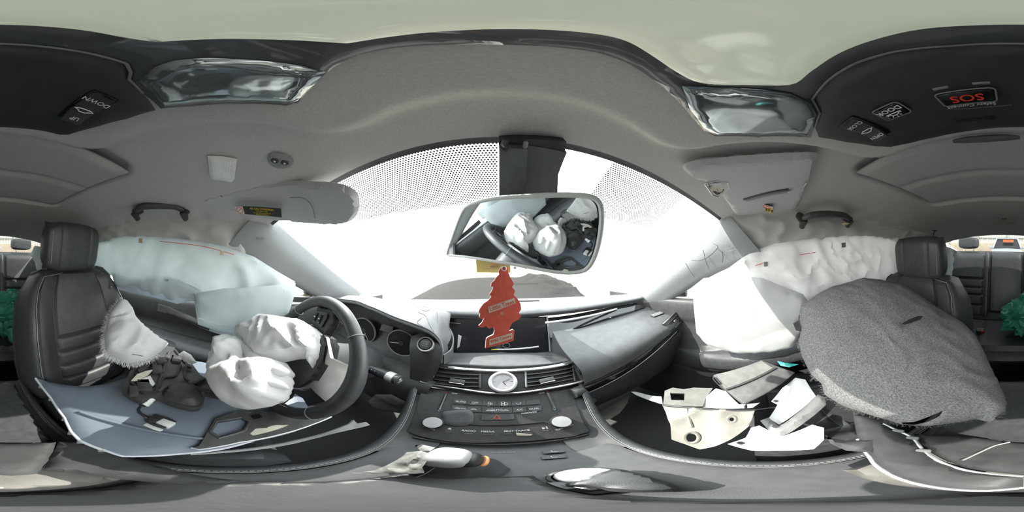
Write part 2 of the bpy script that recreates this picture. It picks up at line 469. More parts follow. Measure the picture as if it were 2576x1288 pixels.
def dashes(path, step, length, r, n=5):
    """thread stitches along a path"""
    path = [Vector(p) for p in path]; acc = 0; nxt = 0; g = []
    pos = []
    for a, b in zip(path, path[1:]):
        L = (b - a).length
        while nxt <= acc + L and L > 0:
            pos.append((a + (b - a) * ((nxt - acc) / L), (b - a).normalized())); nxt += step
        acc += L
    for p, t in pos: g.append(tube([p - t * length / 2, p + t * length / 2], r, n))
    return join(g)
# ================================================================== THE SETTING: cabin shell
def sm(a, b, x):
    k = max(0, min(1, (x - a) / (b - a))); return k * k * (3 - 2 * k)
def interp(x, xs, ys):
    return float(np.interp(x, xs, ys))
YS = [-1.30, -0.9, -0.6, -0.3, 0.0, 0.21]
ZC = [0.094, 0.158, 0.190, 0.203, 0.203, 0.196]
EY = [-1.30, -1.0, -0.74, -0.5, -0.32, -0.1, 0.0, 0.085, 0.22]
EZ = [-0.02, 0.015, 0.037, 0.047, 0.043, 0.015, -0.006, 0.092, 0.115]
RW = [0.50, 0.545, 0.57, 0.585, 0.59, 0.585]
def rrd(x, y, cx, cy, hx, hy, r):           # signed distance to a rounded rectangle
    qx, qy = abs(x - cx) - hx + r, abs(y - cy) - hy + r
    return sqrt(max(qx, 0) ** 2 + max(qy, 0) ** 2) + min(max(qx, qy), 0) - r
def roofz(x, y):
    zc = interp(y, YS, ZC); w = interp(y, YS, RW)
    return zc - 0.062 * min(1.2, abs(x) / w) ** 2.4
def head(s, t):
    q = abs(2 * s - 1); sg = 1 if s > 0.5 else -1
    y0 = 0.196 - t * (0.196 + 1.30)
    w = interp(y0, YS, RW)
    x = w * min(q, 0.84) / 0.84
    y = y0 - 0.28 * x * x * max(0, 1 - t * 4.5) + (0.06 * q * q * max(0, t * 5 - 4))
    z = roofz(x, y0)
    if q > 0.84:
        k = (q - 0.84) / 0.16; ze = interp(y, EY, EZ)
        z = z + (ze - z) * (k ** 1.15); x = w + 0.035 * k
    # moulded surround of the overhead console, and the sunroof well behind it
    d = rrd(sg * x, y, 0.030, -0.062, 0.203, 0.175, 0.06)
    z -= 0.016 * (1 - sm(-0.012, 0.008, d))
    d2 = rrd(sg * x, y, 0.015, -0.42, 0.30, 0.205, 0.05)
    z += 0.026 * (1 - sm(-0.014, 0.006, d2)) * (1 - (1 - sm(-0.012, 0.008, d)))
    if q > 0.62 and y < 0.05:                # loosened felt over the side rails
        k = sm(0.62, 0.8, q)
        z += k * 0.006 * (ridge((x * sg, y, z), 9, 2.0) - 0.4)
        x -= k * 0.012 * ridge((x * sg, y * 1.6, z * 3), 6, 7.0)
    return Vector((sg * x, y, z))
obj('ceiling', gridsurf(head, 168, 150), 'headliner', kind='structure', label='grey felt headliner with a raised surround and a sunroof well', angle=60)
# two felt panels of the closed sunroof shade
def shade(y0, y1, hx):
    rows = [[(hx * a, y, 0.207 - 0.05 * (a * hx / 0.58) ** 2 + 0.004 * (y + 0.2) - (0.02 * max(0, -0.45 - y))) for a in (-1, -0.5, 0, 0.5, 1)] for y in (y0, (y0 + y1) / 2, y1)]
    return surf(rows)
sr = thing('sunroof_shade', 'two-panel grey felt sunroof shade closed behind the overhead console', 'sunroof', (0.015, -0.4, 0.19))
for k, (ya, yb) in enumerate(((-0.235, -0.385), (-0.389, -0.607))):
    g = pad(shade(ya, yb, 0.287), 0, 1, 0, 1, 40, 14, 0.008, 0.012)
    obj('shade_panel', (([v + Vector((0.015, 0, -0.004)) for v in g[0]],) + g[1:]), 'headliner_dark', sr)
hp = [P(u, v, z=0.178) for u, v in ((2398, 356), (2430, 352), (2480, 349), (2530, 346), (2566, 346))]
obj('finger_pull', tube(hp, [0.003, 0.006, 0.0065, 0.006, 0.003], 8), 'plastic', sr)
# windscreen
def ws(s, t):
    x = (2 * s - 1)
    x0, x1 = 0.60 * x, 0.715 * x
    a = Vector((x0, 0.222 - 0.28 * x0 * x0, roofz(abs(x0), 0.2) + 0.004)); b = Vector((x1, 0.96 - 0.60 * x1 * x1, -0.20))
    p = a.lerp(b, t); p.z += 0.015 * sin(pi * t); return p
obj('window_1', gridsurf(ws, 40, 30), 'glass', kind='structure', label='clear raked windscreen')
# printed dot band of the windscreen either side of the camera housing
fr = dotted('frit_dots', (0.012, 0.012, 0.014), (0, 0, 0), 190, 0.33, through=True)
wsp = obj('trim_1', gridsurf(lambda s, t: ws(s, t) + Vector((0, -0.004, -0.006)), 60, 6, t0=-0.04, t1=-0.008), 'dark', kind='structure', label='black edge band along the top of the windscreen')
for s0, s1, t1 in ((0.20, 0.505, 0.165), (0.66, 0.84, 0.20)):
    obj('dot_band', gridsurf(lambda s, t: ws(s, t) + Vector((0, -0.004, -0.006)), 40, 12, s0=s0, s1=s1, t0=-0.008, t1=t1), fr, wsp, label='band of black dots printed on the glass')
# A pillars
for sx, nm, we, de in ((-1, 'trim_2', [(684, 553), (742, 606), (800, 655), (852, 697), (910, 738)], [(604, 642), (672, 682), (738, 715), (800, 748), (852, 772)]),
                       (1, 'trim_3', [(1810, 563), (1768, 607), (1710, 654), (1655, 699), (1600, 747)], [(1892, 655), (1830, 674), (1770, 704), (1705, 743), (1655, 775)])):
    xs_w = (0.592, 0.615, 0.645, 0.675, 0.705); xs_d = (0.622, 0.645, 0.672, 0.70, 0.722)
    rows = []
    we = [(2 * we[0][0] - we[1][0] * 0.5 - we[0][0] * 0.5, 1.5 * we[0][1] - we[1][1] * 0.5)] + we; de = [(1.5 * de[0][0] - de[1][0] * 0.5, 1.5 * de[0][1] - de[1][1] * 0.5)] + de
    xs_w = (0.580,) + xs_w; xs_d = (0.612,) + xs_d
    for (a, b, x1, x2) in zip(we, de, xs_w, xs_d):
        A, B = P(*a, x=sx * x1), P(*b, x=sx * x2)
        rows.append([A + Vector((sx * 0.02, 0.03, 0.0)), A, A.lerp(B, 0.35) - Vector((sx * 0.018, 0.0, 0)), A.lerp(B, 0.7) - Vector((sx * 0.014, 0, 0)), B, B + Vector((sx * 0.04, 0.0, 0))])
    pl = obj(nm, gridsurf(surf(rows), 30, 40, 0.004), 'pillar', kind='structure', label='grey %s windscreen pillar cover' % ('driver side' if sx < 0 else 'passenger side'))
    tp = P(660, 592, x=-0.598) if sx < 0 else P(1834, 617, x=0.600)
    if sx < 0: fm = frame(tp, (0.25, 0.9, -0.45), (-0.35, 0.45, 0.9))
    else: fm = frame(tp, (0.2, -0.9, 0.25), (0.15, 0.3, 1))
    for i, w_ in enumerate(('SRS', 'CURTAIN', 'AIRBAG')):
        text(w_, 0.009, fm @ Matrix.Translation((0, -0.011 * i, 0.006)), pl, 'grey', 'embossed_letters')
    if sx > 0:
        for pts in (((1740, 655), (1760, 656), (1785, 644), (1806, 622), (1795, 613)), ((1769, 629), (1775, 655), (1784, 678)), ((1725, 662), (1735, 680), (1747, 697)), ((1817, 633), (1819, 648), (1817, 660))):
            obj('scratch', tube(cr([P(u, v, x=0.610 - (u - 1770) * 0.0004 - 0.012) for u, v in pts], 5), 0.0012, 5), 'dark', pl, label='dark scrawl on the pillar')
# roof side rails and rear quarters
for sx, k in ((-1, 4), (1, 5)):
    rows = [[(sx * 0.60, -0.72, 0.05), (sx * 0.575, -1.0, 0.03), (sx * 0.52, -1.32, 0.0), (sx * 0.50, -1.62, -0.06), (sx * 0.50, -1.95, -0.13)],
            [(sx * 0.66, -0.72, -0.10), (sx * 0.63, -1.0, -0.09), (sx * 0.56, -1.32, -0.09), (sx * 0.52, -1.65, -0.10), (sx * 0.50, -2.0, -0.16)],
            [(sx * 0.70, -0.72, -0.3), (sx * 0.68, -1.0, -0.3), (sx * 0.62, -1.32, -0.3), (sx * 0.60, -1.65, -0.3), (sx * 0.58, -2.0, -0.3)]]
    obj('trim_%d' % k, gridsurf(surf(rows), 24, 14, 0.004), 'pillar', kind='structure', label='grey rear quarter panel on the %s side' % ('driver' if sx < 0 else 'passenger'))
# rear window; dark tint added to dim the bright yard behind
tint = glass('added_tint_rear_glass', (0.30, 0.31, 0.31))
def rw(s, t):
    x = (2 * s - 1); w = 0.50 + 0.04 * t
    return Vector((w * x, -1.29 + 0.05 * x * x - 0.72 * t, 0.097 - 0.06 * x * x * (1 - t) - 0.214 * t))
obj('window_2', gridsurf(rw, 20, 10), tint, kind='structure', label='rear window with tint added to dim the view')
obj('trim_6', gridsurf(surf([[(-0.6, -1.58, -0.085), (0, -1.60, -0.075), (0.6, -1.58, -0.085)], [(-0.6, -2.1, -0.12), (0, -2.1, -0.115), (0.6, -2.1, -0.12)]]), 12, 6, 0.02), 'carpet', kind='structure', label='dark parcel shelf behind the rear seat')
# side windows (frameless coupe glass)
for sx, k in ((-1, 3), (1, 4)):
    rows = [[(sx * 0.655, -0.85, 0.035), (sx * 0.65, -0.3, 0.06), (sx * 0.645, 0.08, 0.08), (sx * 0.70, 0.42, -0.07), (sx * 0.745, 0.66, -0.19)],
            [(sx * 0.735, -0.85, -0.215), (sx * 0.74, -0.3, -0.215), (sx * 0.745, 0.08, -0.215), (sx * 0.75, 0.42, -0.215), (sx * 0.752, 0.66, -0.215)]]
    obj('window_%d' % k, gridsurf(surf(rows), 24, 8), 'glass', kind='structure', label='%s side door glass' % ('driver' if sx < 0 else 'passenger'))
# doors
SEC = [(0.745, -0.205), (0.715, -0.205), (0.695, -0.225), (0.70, -0.30), (0.712, -0.35), (0.690, -0.385), (0.635, -0.405), (0.605, -0.43), (0.612, -0.49), (0.675, -0.545), (0.705, -0.62), (0.708, -0.75), (0.69, -0.93)]
def door(sx, name, lab):
    ys = [(-0.86, 0.25), (-0.6, 0.8), (-0.3, 1.0), (0.0, 1.0), (0.2, 0.55), (0.38, 0.12), (0.64, 0.0)]
    rows = []
    for y, a in ys:
        dz = -0.10 * sm(-0.25, 0.35, y)
        rows.append([(sx * (0.712 + (px - 0.712) * (a if 4 < i < 10 else 1)), y, pz + (dz if 4 < i < 10 else 0)) for i, (px, pz) in enumerate(SEC)])
    d = obj(name, gridsurf(surf(rows), 52, 40, 0.01), 'plastic', kind='structure', label=lab)
    f = surf(rows)
    obj('armrest', pad(f, 0.40, 0.66, 0.08, 0.72, 22, 40, 0.010, 0.02), 'leather', d)
    for s_ in (0.435, 0.47):
        path = [f(s_, t / 60) * 1.0 - Vector((sx * 0.0125, 0, -0.003)) for t in range(6, 44)]
        obj('stitching', dashes(path, 0.006, 0.0042, 0.0006), 'stitch', d, kind='stuff')
    ts = [Vector((sx * 0.700, y, z)) for y, z in ((-0.36, -0.262), (-0.30, -0.268), (-0.20, -0.290), (-0.10, -0.322), (0.02, -0.352))]
    obj('trim_strip', xf(sheet([p + Vector((0, 0, 0.017)) for p in ts] + [p - Vector((0, 0, 0.017)) for p in ts[::-1]], 0.014, hard=True, res=0.03, face=(-sx, 0, 0)), Matrix.Translation((-sx * 0.01, 0, 0))), 'satin', d, label='satin silver strip with pull recess')
    rec = [Vector((sx * 0.689, y, z)) for y, z in ((-0.31, -0.277), (-0.2, -0.300), (-0.11, -0.327))]
    obj('door_pull', tube(cr(rec, 5), 0.009, 8), 'dark', d)
    sp = frame((sx * 0.70, 0.23, -0.60), (0, sx, 0), (0, 0, 1))
    obj('speaker_grille', lathe([(0.0, 0.010), (0.060, 0.012), (0.066, 0.010)], 40, sp), 'dark', d)
    obj('speaker_ring', lathe([(0.066, 0.004), (0.067, 0.014), (0.071, 0.015), (0.075, 0.010), (0.076, 0.002)], 40, sp), 'grey', d)
    obj('sill_strip', tube([(sx * 0.715, y, -0.200) for y in (-0.7, -0.2, 0.2, 0.56)], 0.006, 8), 'silver', d)
    return d
door(-1, 'door_1', 'black driver door panel with stitched armrest under the airbag curtain')
door(1, 'door_2', 'dark passenger door panel with round speaker grille in the footwell')
# sail panels with the corner glass triangles
# floor, bulkheads, sills
obj('floor', rbox(1.56, 3.1, 0.03, Matrix.Translation((0, -0.55, -0.945)), 0.004), 'carpet', kind='structure', label='charcoal carpeted cabin floor')
obj('wall_front', gridsurf(surf([[(-0.8, 0.98, -0.37), (0, 1.0, -0.37), (0.8, 0.98, -0.37)], [(-0.8, 0.98, -0.6), (0, 0.98, -0.6), (0.8, 0.98, -0.6)], [(-0.8, 0.8, -0.95), (0, 0.8, -0.95), (0.8, 0.8, -0.95)]]), 8, 8, 0.02), 'carpet', kind='structure', label='carpeted bulkhead of the footwells')
obj('wall_back', rbox(1.36, 0.03, 0.85, Matrix.Translation((0, -1.70, -0.52)), 0.004), 'carpet', kind='structure', label='bulkhead behind the rear seat')
for sx, nm in ((-1, 'wall_left'), (1, 'wall_right')):
    obj(nm, rbox(0.05, 3.0, 0.74, Matrix.Translation((sx * 0.765, -0.6, -0.585)), 0.004), 'dark', kind='structure', label='outer body side on the %s' % ('driver side' if sx < 0 else 'passenger side'))
    obj('wall_%s' % ('rear_left' if sx < 0 else 'rear_right'), rbox(0.04, 0.9, 0.62, Matrix.Translation((sx * 0.655, -1.25, -0.6)), 0.01), 'plastic', kind='structure', label='plain rear side panel beside the rear seat, %s side' % ('driver' if sx < 0 else 'passenger'))

# ================================================================== OUTSIDE
obj('ground', gridsurf(surf([[(-90, -60, -1.1), (0, -60, -1.1), (90, -60, -1.1)], [(-90, 90, -1.1), (0, 90, -1.1), (90, 90, -1.1)]]), 6, 6), mat('tan_gravel', (0.42, 0.37, 0.30), 0.95, vary=0.3, vscale=6, bump=0.5, bscale=60), kind='structure', label='tan gravel yard')
FY = -19.0
obj('wall_yard', rbox(60, 0.3, 1.5, Matrix.Translation((0, FY, -0.35)), 0.02), mat('tan_block_wall', (0.55, 0.47, 0.36), 0.9, vary=0.1, vscale=3), kind='structure', label='tan block wall along the back of the yard')
fe = thing('fence', 'white corrugated metal fence above the tan block wall behind the car', 'fence', (0, FY, 0.40))
wm = mat('white_sheet_metal', (0.72, 0.72, 0.68), 0.6, vary=0.06, vscale=2)
for i in range(52):
    x0 = -15.6 + i * 0.6
    V, F = [], []
    xs = [(0, 0), (0.02, 0.05), (0.10, 0.05), (0.12, 0), (0.30, 0), (0.32, 0.05), (0.40, 0.05), (0.42, 0), (0.575, 0)]
    for dx, dy in xs: V += [Vector((x0 + dx, FY + dy, 0.38)), Vector((x0 + dx, FY + dy, 3.0))]
    for k in range(len(xs) - 1): F.append((2 * k, 2 * k + 1, 2 * k + 3, 2 * k + 2))
    obj('sheet_panel', (V, F), wm, fe, smooth=False)
for z in (1.0, 2.2): obj('fence_rail', rbox(32, 0.06, 0.10, Matrix.Translation((0, FY + 0.10, z)), 0), 'grey', fe)
for i in range(9): obj('post', rbox(0.12, 0.12, 2.65, Matrix.Translation((-14 + 3.5 * i, FY + 0.16, 1.725)), 0), 'silver', fe)

def car(name, label, x, y, rz, paint, L=4.5, W=1.8, Ht=1.55, group=None):
    """saloon/crossover body: lofted lower body, greenhouse, wheels, lamps"""
    r = thing(name, label, 'car', (x, y, -1.1), group)
    m = Matrix.Translation((x, y, -1.1)) @ Matrix.Rotation(rz, 4, 'Z')
    def ring(yy, w, z0, z1, rr=0.12):
        return [m @ Vector(p) for p in ((-w, yy, z0), (-w - 0.03, yy, (z0 + z1) / 2), (-w + rr * 0.3, yy, z1 - rr * 0.4), (-w + rr * 1.5, yy, z1), (0, yy, z1 + 0.03), (w - rr * 1.5, yy, z1), (w - rr * 0.3, yy, z1 - rr * 0.4), (w + 0.03, yy, (z0 + z1) / 2), (w, yy, z0))]
    hw = W / 2; h = L / 2
    st = [(h, hw * 0.7, 0.35, 0.62), (h - 0.08, hw * 0.9, 0.25, 0.82), (h - 0.5, hw, 0.22, 0.92), (h - 1.35, hw, 0.22, 1.0), (0, hw, 0.22, 1.02), (-h + 0.6, hw, 0.22, 1.03), (-h + 0.08, hw * 0.92, 0.28, 0.98), (-h, hw * 0.75, 0.4, 0.85)]
    rings = [ring(*s_) for s_ in st]; n = 9; V = [p for q in rings for p in q]; F = []
    for i in range(len(rings) - 1):
        for k in range(n - 1): F.append((i * n + k, i * n + k + 1, (i + 1) * n + k + 1, (i + 1) * n + k))
    F += [tuple(range(n)), tuple((len(rings) - 1) * n + k for k in range(n))[::-1]]
    obj('body', (V, F), paint, r, angle=50)
    def gh(yy, w, z): return [(-w, yy, z), (w, yy, z)]
    b = [(-hw * 0.93, h - 1.25, 1.0), (hw * 0.93, h - 1.25, 1.0), (hw * 0.95, -h + 0.35, 1.03), (-hw * 0.95, -h + 0.35, 1.03)]
    t = [(-hw * 0.72, h - 1.95, Ht), (hw * 0.72, h - 1.95, Ht), (hw * 0.72, -h + 0.75, Ht - 0.03), (-hw * 0.72, -h + 0.75, Ht - 0.03)]
    V = [m @ Vector(p) for p in b + t]
    obj('cabin_glass', (V, [(0, 1, 5, 4), (1, 2, 6, 5), (2, 3, 7, 6), (3, 0, 4, 7)]), 'gloss', r, smooth=False)
    obj('roof_panel', join([rbox(hw * 1.5, L * 0.42, 0.05, m @ Matrix.Translation((0, -0.6 + 0.02, Ht - 0.01)), 0.02)] + [tube([m @ Vector(b[i]), m @ Vector(t[i])], 0.05, 6) for i in range(4)]), paint, r)
    for sx in (-1, 1):
        for yy in (h - 0.9, -h + 0.85):
            w = obj('wheel', lathe([(0.0, -0.1), (0.2, -0.1), (0.33, -0.1), (0.34, -0.06), (0.34, 0.06), (0.33, 0.1), (0.2, 0.1), (0.0, 0.08)], 20, m @ Matrix.Translation((sx * (hw - 0.06), yy, 0.34)) @ Matrix.Rotation(pi / 2, 4, 'Y')), 'dark', r)
        obj('side_mirror', rbox(0.2, 0.12, 0.14, m @ Matrix.Translation((sx * (hw + 0.1), h - 1.45, 1.06)), 0.04), paint, r)
        obj('headlamp', rbox(0.36, 0.12, 0.14, m @ Matrix.Translation((sx * (hw - 0.3), h - 0.1, 0.72)), 0.04), 'white', r)
    return r, m
sv, sm_ = car('car', 'pale blue crossover parked behind the car with an orange windscreen notice', 0.05, -10.6, 0.0, mat('pale_blue_paint', (0.45, 0.52, 0.56), 0.3, vary=0.03), Ht=1.62)
nf = frame(Vector((-0.02, -10.6 + 2.25 - 1.62, 1.47 - 1.1)), (-1, 0, 0), (0, -0.62, 0.5)) @ Matrix.Translation((0, -0.05, 0.03))
nt = obj('notice', rbox(0.62, 0.24, 0.004, nf, 0), mat('orange_notice', (0.9, 0.13, 0.03), 0.7, vary=0.05), label='orange notice on a windscreen', cat='notice')
for j in range(2):
    for i in range(5): obj('ink_mark', rbox(0.06 + 0.02 * ((i * 3 + j) % 3), 0.03, 0.003, nf @ Matrix.Translation((-0.2 + 0.1 * i, 0.03 - 0.08 * j, 0.003)), 0), 'ink', nt)
car('car', 'white saloon far off ahead beyond the passenger corner of the windscreen', 13.5, 26, 1.4, mat('white_paint', (0.75, 0.75, 0.75), 0.3, vary=0.03))
car('car', 'silver saloon far off ahead beside the bonnet', 6.0, 40, 1.5, mat('silver_car_paint', (0.45, 0.45, 0.47), 0.3, vary=0.03))
# the car's own bonnet, dusty and buckled
def hood(s, t):
    x = (2 * s - 1) * 0.72; y = 1.06 + 0.95 * t - 0.25 * x * x
    z = -0.235 + 0.085 * t - 0.10 * (abs(x) / 0.72) ** 3
    if x > 0.25: z += 0.05 * sm(0.25, 0.45, x) * sm(0.1, 0.6, t) + 0.03 * ridge((x, y, 0), 5, 3) * sm(0.25, 0.5, x)
    return Vector((x, y, z))
dust = mat('dusty_black_paint', (0.034, 0.031, 0.027), 0.8, vscale=160, c2=(0.010, 0.010, 0.010), spec=0.05)
bo = obj('bonnet', gridsurf(hood, 40, 26, 0.01), dust, label='dusty black bonnet buckled at the passenger corner', cat='bonnet')
obj('wiper_cowl', gridsurf(surf([[(-0.62, 0.82, -0.238), (0, 1.0, -0.232), (0.62, 0.82, -0.238)], [(-0.64, 0.95, -0.27), (0, 1.10, -0.26), (0.64, 0.95, -0.27)]]), 20, 4, 0.01), 'dark', bo)

bw = mat('bent_white_metal', (0.75, 0.74, 0.68), 0.5, vary=0.1)
for nm, pts, m_, w_ in (('bent_wing_skin', [(1432, 738), (1446, 712), (1462, 684), (1476, 694), (1494, 716), (1516, 738), (1490, 729), (1466, 726), (1446, 734)], bw, 0.03),
                    ('bent_wing_edge', [(1462, 674), (1486, 686), (1512, 698), (1530, 726), (1552, 742), (1530, 743), (1504, 716), (1482, 694)], 'grey', 0.04)):
    obj(nm, sheet([P(u, v, y=1.30 + (0.0 if nm[-1] == 'n' else 0.12) + (742 - v) * 0.004) for u, v in pts], 0.006, res=0.03, wr=w_, wsc=6, seed=3), m_, bo)
dr2 = bpy.data.objects['door_2']; dr1 = bpy.data.objects['door_1']
obj('corner_trim', sheet([P(u, v, x=0.725) for u, v in ((1654, 768), (1664, 748), (1685, 734), (1688, 752), (1760, 752), (1760, 766))], 0.006, hard=True, res=0.03), 'dark', dr2)
obj('corner_trim', sheet([P(u, v, x=-0.725) for u, v in ((722, 746), (800, 748), (802, 716), (830, 734), (862, 762), (800, 762), (722, 758))], 0.006, hard=True, res=0.03), 'dark', dr1)
# ================================================================== OVERHEAD CONSOLE
def pl(uv, z): return [P(u, v, z=z) for u, v in uv]
def pceil(u, v, off=0.0):
    p = P(u, v, z=0.18)
    for _ in range(8): p = P(u, v, z=roofz(abs(p.x), p.y) - off)
    return p
CZ = 0.172
rear_edge = [(2060, 345), (2130, 358), (2200, 368), (2240, 370), (2290, 360), (2350, 346), (2430, 331), (2520, 321), (0, 320), (100, 328), (150, 339), (172, 339), (240, 320), (320, 299), (392, 277)]
seam = [(360, 235), (340, 214), (325, 200), (329, 182), (318, 160), (250, 140), (150, 122), (0, 110), (2400, 115), (2250, 130), (2150, 160), (2080, 205), (2043, 250), (2062, 285), (2050, 320)]
front_edge = [(2040, 346), (1900, 345), (1800, 343), (1770, 328), (1740, 295), (1700, 250), (1640, 199), (1570, 155), (1500, 132), (1400, 119), (1260, 113), (1130, 113), (1000, 120), (900, 138), (840, 170), (790, 215), (750, 258), (720, 266), (600, 262), (480, 268), (405, 274)]
oc = thing('overhead_console', 'black overhead console with red SOS button and glossy smoked lamp lenses', 'console', (0.02, -0.07, CZ))
obj('body', sheet(pl(rear_edge + seam, CZ), 0.006, res=0.008, hard=False, rim=0.005, face=(0, 0, -1)), 'dark', oc)
dish = sheet(pl(front_edge + seam, CZ - 0.001), 0.006, bulge=0.003, back=0, res=0.007, rim=0.004, face=(0, 0, -1))
ls = obj('lens_strip', dish, 'smoke', oc, label='glossy smoked lens strip')
obj('lens_edge', tube(pl(seam, CZ - 0.003), 0.0012, 6), 'grey', ls)
diff = [(0, 62), (200, 75), (300, 92), (370, 103), (420, 104), (560, 98), (700, 100), (850, 108), (900, 105), (1000, 90), (1130, 78), (1280, 73), (1450, 80), (1560, 98), (1640, 140), (1700, 180), (1760, 208), (1850, 214), (1985, 214), (2040, 180), (2100, 140), (2200, 100), (2330, 72), (2450, 64)]
lampm = mat('added_glow_diffuser', (0.42, 0.45, 0.36), 0.12, vary=0.03, vscale=20, coat=0.5, emit=0.62)  # emission added to brighten the panel; lamp not known to be lit
obj('added_glow_diffuser', sheet(cr(pl(diff, CZ - 0.0085), 4, True), 0.005, bulge=0.0015, back=0, res=0.006, rim=0.003, face=(0, 0, -1)), lampm, ls, label='pale greenish lamp diffuser with added glow')
lensm = mat('clear_lamp_lens', (0.30, 0.33, 0.34), 0.06, 0.75, vary=0.1, vscale=30, coat=0.5)
for pts, pts2 in (([(352, 205), (390, 168), (440, 152), (520, 146), (620, 150), (720, 160), (800, 175), (822, 180), (790, 213), (748, 254), (720, 261), (600, 257), (480, 262), (410, 268)], [(552, 130), (600, 126), (650, 132), (600, 142)]),
                  ([(1716, 216), (1800, 220), (1900, 224), (1990, 236), (2040, 262), (2054, 290), (2030, 340), (1900, 341), (1800, 339), (1770, 322), (1735, 275)], [(1790, 210), (1840, 205), (1880, 212), (1830, 216)])):
    l_ = obj('lamp_lens', sheet(pl(pts, CZ - 0.0085), 0.005, bulge=0.002, back=0, res=0.006, rim=0.003, face=(0, 0, -1)), lensm, ls, label='clear map lamp lens')
# switches
R3, U3 = (1, 0, 0), (0, -1, 0)               # lettering is read by people in the seats, looking up
def rocker(u, v, a, b, sym_flip):
    p = P(u, v, z=CZ - 0.004); fm = frame(p, R3, U3)
    r = obj('rocker_well', xf(rbox(0.026, 0.054, 0.004, None, 0.002), fm), 'gloss', oc)
    rows = [[(-0.010, -0.024, 0.003), (0.010, -0.024, 0.003)], [(-0.010, -0.008, 0.003), (0.010, -0.008, 0.003)], [(-0.010, 0.007, 0.005), (0.010, 0.007, 0.005)], [(-0.010, 0.023, 0.010), (0.010, 0.023, 0.010)]]
    obj('rocker', gridsurf(surf([[fm @ Vector(p) for p in q] for q in rows]), 4, 12, 0.004), 'dark', r)
    s_ = fm @ Matrix.Translation((0, 0, 0.0085))
    text(b, 0.0075, fm @ Matrix.Translation((0, 0.016, 0.0083)) @ Matrix.Rotation(0.28, 4, 'X'), r, name='lettering')
    text(a, 0.0075, fm @ Matrix.Translation((0, -0.015, 0.0036)), r, name='lettering')
    carline = [(-0.009, 0.0), (-0.005, 0.002), (-0.003, 0.004), (0.003, 0.004), (0.005, 0.002), (0.009, 0.0), (0.006, -0.001), (0.004, -0.0015), (-0.005, -0.0015)]
    obj('car_symbol', tube([fm @ Vector((x, y + 0.001, 0.0052)) for x, y in carline], 0.0006, 5, True), 'print', r)
rocker(215, 270, 'DOWN', 'UP', 1)
rocker(2178, 322, 'CLOSE', 'OPEN', 0)
def button(u, v, w, h):
    fm = frame(P(u, v, z=CZ - 0.005), R3, U3)
    b = obj('button', xf(rbox(w, h, 0.006, None, 0.0025), fm), 'gloss', oc)
    obj('button_rim', tube([fm @ Vector((x, y, 0.0015)) for x, y in rrect(w + 0.002, h + 0.002, 0.004)], 0.0008, 5, True), 'grey', b)
    return b, fm @ Matrix.Translation((0, 0, 0.0033))
b, fm = button(2243, 279, 0.026, 0.021)
text('DOOR', 0.0085, fm @ Matrix.Translation((0, -0.0045, 0)), b, bold=True)
sunp = [fm @ Vector((0.005 * cos(a), 0.002 + 0.004 * sin(a), 0)) for a in np.linspace(0, pi, 9)]
obj('lamp_symbol', join([tube(sunp, 0.0006, 5), tube([fm @ Vector((-0.008, 0.002, 0)), fm @ Vector((0.008, 0.002, 0))], 0.0006, 5)] + [tube([fm @ Vector((0.006 * cos(a), 0.002 + 0.0055 * sin(a), 0)), fm @ Vector((0.008 * cos(a), 0.002 + 0.008 * sin(a), 0))], 0.0006, 5) for a in np.linspace(0.25, pi - 0.25, 5)]), 'print', b)
b, fm = button(2432, 242, 0.040, 0.020)
text('SOS', 0.0145, fm, b, 'red_ink', bold=True)
text('Safety Connect', 0.0066, frame(P(2443, 264, z=CZ - 0.0035), R3, U3), oc)
for u, v in ((2366, 222), (2468, 209)):
    obj('indicator', xf(rbox(0.011, 0.0035, 0.002, None, 0.0008), frame(P(u, v, z=CZ - 0.0035), R3, U3)), 'grey', oc)
for u, v in ((2450, 295), (2452, 299), (2453, 303)):
    obj('microphone_slot', xf(rbox(0.040, 0.0012, 0.001, None, 0.0004), frame(P(u, v, z=CZ - 0.0032), R3, U3)), 'gloss', oc)
obj('console_lip', tube(pl([(2380, 275), (2440, 273), (2500, 268), (2545, 264)], CZ - 0.003), 0.001, 6), 'plastic', oc)

# ================================================================== ROOF FITTINGS
vl = thing('vanity_lamp', 'white ribbed vanity lamp in the headliner above the driver visor', 'lamp', pceil(560, 425, 0.004))
lp = [pceil(u, v, 0.004) for u, v in ((522, 392), (560, 393), (596, 400), (590, 450), (583, 459), (560, 455), (533, 452), (527, 440))]
obj('lamp_base', sheet(lp, 0.006, hard=False, rim=0.003, res=0.006), 'white', vl)
lc = sum(lp, Vector()) / len(lp); lq = [lc + (p - lc) * 0.82 for p in lp]
lm = mat('ribbed_white_lens', (0.85, 0.85, 0.83), 0.35, vary=0.04)
ln = -lc.normalized()
obj('lens', sheet([p + ln * 0.003 for p in lq], 0.003, res=0.006, rim=0.002), lm, vl)
for k in range(9):
    a = lq[0].lerp(lq[2], (k + 0.5) / 9) + ln * 0.0048; b_ = lq[6].lerp(lq[4], (k + 0.5) / 9) + ln * 0.0048
    obj('lens_rib', tube([a, b_], 0.0009, 5), lm, vl)
ck = thing('visor_clip', 'small grey visor clip with two holes in the headliner above the driver', 'clip', pceil(702, 404, 0.003))
cp = [pceil(u, v, 0.003) for u, v in ((672, 400), (680, 386), (700, 384), (722, 391), (738, 405), (728, 420), (705, 424), (682, 416))]
obj('clip_plate', sheet(cp, 0.006, rim=0.003, res=0.005, smooth=3), 'pillar', ck)
